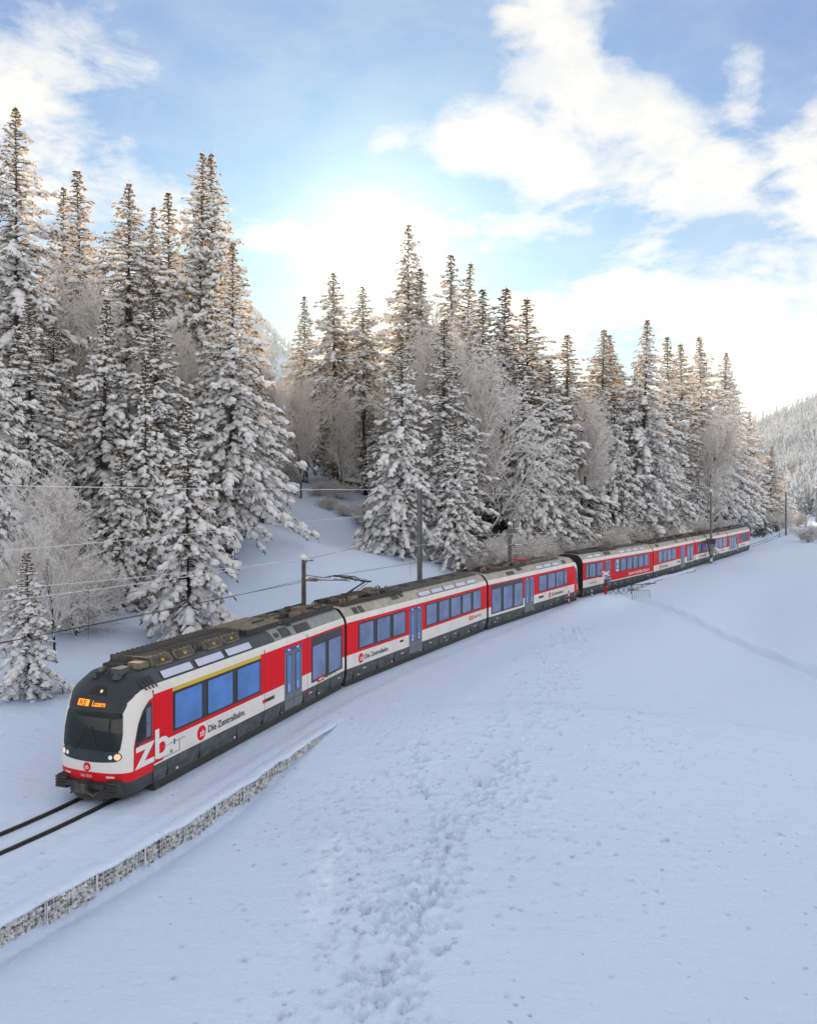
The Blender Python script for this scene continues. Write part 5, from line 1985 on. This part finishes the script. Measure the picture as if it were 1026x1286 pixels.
def sag_wire(pts, r, label, mtl='wire_dark', sag=.0, droppers=None, group='overhead line wires', beads=()):
    mb = MB()
    full = []
    for a, b in zip(pts[:-1], pts[1:]):
        a = Vector(a); b = Vector(b)
        for i in range(16):
            t = i / 16
            p = a.lerp(b, t); p.z -= sag * 4 * t * (1 - t) * (b - a).length / 50
            full.append(p)
    full.append(Vector(pts[-1]))
    o0 = full[0].copy()
    mb.tube([p - o0 for p in full], r, 0, 5)
    w = mb.build('overhead_wire', mtl, None)
    w.location = o0
    return tag(w, label, 'wire', group)


def tp(s, off, z):
    p, u = track_point(s, off); return (p[0], p[1], z)


sS = s_at_y(12)
s_m1, s_m2, s_m3 = s_at_y(39.5), s_at_y(56), s_at_y(66)
cont = [tp(s, o_, 5.14) for s, o_ in ((s_at_y(-3), 0), (s_at_y(14), -.1), (s_m1, -.25), (s_m2, .2), (s_at_y(84), -.2), (s_at_y(104), .2), (s_at_y(130), -.2), (s_at_y(170), .2), (s_at_y(208), 0))]
sag_wire(cont, .012, 'contact wire running low over the train roofs', 'wire_dark', .0)
mess = [tp(s, -.1, 6.7) for s in (s_at_y(-3), s_at_y(10))] + [tp(s, 0, 6.35) for s in (s_m1, s_m2, s_at_y(84), s_at_y(104), s_at_y(170), s_at_y(208))]
sag_wire(mess, .012, 'carrying wire above the contact wire', 'wire_frost', .5)


def wire_px(lst, r, label, mtl='wire_frost', sag=.3):
    pts = [((px - CXP) / FPX * Y, Y, ZC - (py - YHP) / FPX * Y) for px, py, Y in lst]
    return sag_wire(pts, r, label, mtl, sag)


wire_px([(-240, 605, 17), (527, 614, 55.5)], .014, 'highest frosted wire crossing level in front of the left spruces', sag=.12)
wire_px([(527, 614, 55.5), (893, 618, 103.6), (987, 619, 172), (1012, 636, 215)], .018, 'frosted wire from the tall grey mast along the bank to the right', sag=.5)
wire_px([(-240, 712, 17), (381, 655, 44), (527, 640, 55.5)], .012, 'second frosted wire from the top in front of the left spruces', sag=.15)
wire_px([(-240, 760, 17), (381, 702, 40.5)], .012, 'third frosted wire, running to the wooden pole cap', sag=.2)
wire_px([(381, 703, 40.5), (527, 665, 55.5), (640, 669, 63.5)], .010, 'thin dark wire from the wooden pole past the grey mast', 'wire_dark', sag=.3)
wire_px([(-240, 850, 17), (381, 728, 40.5)], .010, 'thin dark wire below the frosted ones left of the wooden pole', 'wire_dark', sag=.3)
wire_px([(381, 722, 40.5), (440, 730, 41.0)], .02, 'registration tube wire from the wooden pole to the contact wire', 'wire_dark', sag=0)
for (px, y0, y1, Y, lb) in ((111, 739, 803, 29, 'thin dropper hanging left of the train with a snow blob'), (515, 700, 723, 47, 'thin dropper above the middle carriage roof')):
    wire_px([(px, y0, Y), (px, y1, Y)], .007, lb, 'wire_dark', 0)

# ------------------------------------------------------------------ level crossing
mat('barrier_white', (.75, .75, .75), .5)
cx0, cy0 = at(760.5, 71.5)
gzz = max(gz(cx0, cy0), 0)
sg = empty('crossing_sign', (cx0, cy0, gzz), 'white and red cross shaped warning sign on a post at the level crossing', 'sign')
mb = MB(); mb.tube([(0, 0, -.2), (0, 0, 2.25)], .045, 0, 8); mb.build('post', 'galvanised', sg)
for k, a in enumerate((.55, -.55)):
    mb = MB()
    for i, (a0, a1) in enumerate(((-.62, -.36), (-.36, .36), (.36, .62))):
        M_ = Matrix.Translation((0, -.06 - k * .02, 2.05)) @ Matrix.Rotation(a, 4, 'Y')
        mb.box(a0, a1, -.008, .008, -.065, .065, 1 if i != 1 else 0, M=M_)
    mb.build('cross_board', ['barrier_white', 'red_paint'], sg)
mb = MB(); mb.box(-.13, .13, -.1, .05, .9, 1.5, 0); mb.tube([(0, -.10, 1.3), (0, -.16, 1.3)], .08, 1, 10); mb.build('signal_lamp', ['gear_dark', 'red_paint'], sg)
mb = MB(); mb.box(-.12, .12, -.12, .12, .2, .85, 0); mb.build('machine_box', 'red_paint', sg)
# lattice barrier
bx, by = at(760.5, 69.6); b2x, b2y = at(793, 70.6)
z_b = max(gz(bx, by), -.2)
L_ = math.hypot(b2x - bx, b2y - by); rz_ = math.atan2(b2y - by, b2x - bx)
lb_ = empty('lattice_barrier', (bx, by, z_b), 'low dark lattice barrier right of the crossing sign', 'barrier', rz=rz_)
mb = MB(); mb.tube([(0, 0, .82), (L_ + 2.6, 0, .80)], .035, 0, 6); mb.build('top_rail', 'gear_dark', lb_)
for xx in (0, L_ * .5, L_):
    mb = MB(); mb.tube([(xx, 0, -.2), (xx, 0, .82)], .03, 0, 6); mb.build('post', 'gear_dark', lb_)
n_ = 5
for k in range(n_):
    for s_ in (0, 1):
        mb = MB(); a = L_ * k / n_; b = L_ * (k + 1) / n_
        if s_: a, b = b, a
        mb.tube([(a, s_ * .03, 0.03), (b, s_ * .03, .79)], .022, 0, 5); mb.build('lattice_bar', 'gear_dark', lb_)
# upright bar railing
rx, ry = at(794, 68.5); r2x, r2y = at(816, 68.5)
rr_ = empty('hand_railing', (rx, ry, gz(rx, ry)), 'small grey railing of upright bars at the right end of the crossing barrier', 'railing')
w_ = r2x - rx
for zz in (.06, .98):
    mb = MB(); mb.tube([(0, 0, zz), (w_, 0, zz)], .022, 0, 6); mb.build('rail', 'mast_grey', rr_)
for k in range(10):
    mb = MB(); mb.tube([(w_ * k / 9, 0, -.15), (w_ * k / 9, 0, .98)], .013 if 0 < k < 9 else .022, 0, 5); mb.build('upright_bar', 'mast_grey', rr_)
# short marker posts
def post(px, y0, Y, h, mats_, label, r=.05):
    x, y = at(px, Y)
    root = empty('marker_post', (x, y, gz(x, y)), label, 'post')
    n = 5
    for k in range(n):
        mb = MB(); mb.tube([(0, 0, -.1 if k == 0 else h * k / n), (0, 0, h * (k + 1) / n)], r, 0, 8)
        mb.build('band', mats_[k % len(mats_)], root)
    return root
post(714.5, 740, 66.0, 1.15, ['red_paint', 'barrier_white'], 'red and white banded snow pole in front of the rear cab')
post(743.2, 742, 70.2, .85, ['panel_box', 'barrier_white'], 'short grey post standing between the cab and the crossing sign', .06)
post(978.5, 676, 166, 1.0, ['gear_dark', 'galvanised'], 'tiny dark post on the snow left of the far thin mast', .1)
post(1022.5, 678, 158, 1.1, ['gear_dark', 'galvanised'], 'tiny dark post at the right edge beyond the path', .1)

# dark scrub poking through the snow of the cutting beyond the train
rs_ = random.Random(9)
for i in range(26):
    s = s_at_y(134) + (i / 26) ** 1 * 66 + rs_.uniform(-1, 1)
    if 6 < i < 13 and i % 2: continue
    p, u_ = track_point(s, -rs_.uniform(2.9, 4.6))
    z = gz(p[0], p[1])
    V = []; F_ = []; k = 46
    rng = np.random.default_rng(i)
    c = rng.normal(0, .28, (k, 3)); c[:, 2] = np.abs(c[:, 2]) * 1.6
    d1 = rng.normal(0, .16, (k, 3)); d2 = rng.normal(0, .16, (k, 3))
    V = np.stack([c, c + d1, c + d2], 1).reshape(-1, 3)
    me = np_mesh('shrub', V, np.arange(3 * k).reshape(-1, 3), ['bark', 'tree_snow'], (rng.random(k) < .15).astype(int), False)
    o = link('shrub', me); o.location = (p[0], p[1], z)
    o.scale = (rs_.uniform(1.3, 2.3),) * 3
    tag(o, 'dark shrub poking out of the snow beside the track beyond the train', 'shrub', 'dark shrubs in the cutting')
# fallen snow topped trunk at the head of the clearing
x0_, y0_ = at(415, 101); x1_, y1_ = at(475, 97)
z0_ = gz(x0_, y0_) + .9; z1_ = gz(x1_, y1_) + 1.2
lg = empty('fallen_trunk', (x0_, y0_, z0_), 'snow topped fallen trunk lying at the head of the clearing', 'log')
mb = MB(); mb.tube([(0, 0, 0), (x1_ - x0_, y1_ - y0_, z1_ - z0_)], [.32, .42], 0, 9); mb.build('log', 'bark', lg)
mb = MB(); mb.tube([(0, 0, .26), ((x1_ - x0_) / 2, (y1_ - y0_) / 2, (z1_ - z0_) / 2 + .34), (x1_ - x0_, y1_ - y0_, z1_ - z0_ + .32)], [.22, .34, .3], 0, 8); mb.build('snow_cap', 'tree_snow', lg, True)

# ------------------------------------------------------------------ haze in the valley air
hz = MB(); zlo = float(GZ.min()) - 1.5; zhi = max(float(GZ.max()) + 12, 60)
hz.box(-2750, 2750, -1650, 3400, zlo, zhi)
vm = bpy.data.materials.new('haze_air'); vm.use_nodes = True
t = vm.node_tree; t.nodes.clear()
ov = t.nodes.new('ShaderNodeOutputMaterial'); pv = t.nodes.new('ShaderNodeVolumePrincipled')
pv.inputs['Color'].default_value = (.66, .84, 1, 1)
pv.inputs['Density'].default_value = HAZE
pv.inputs['Anisotropy'].default_value = .3
t.links.new(pv.outputs[0], ov.inputs['Volume'])
MATS['haze_air'] = vm
tag(hz.build('haze', vm), 'thin pale haze hanging in the valley air', 'haze', kind='stuff')
for o in bpy.data.objects:
    if o.name.startswith('haze'): o.data.materials[0] = vm
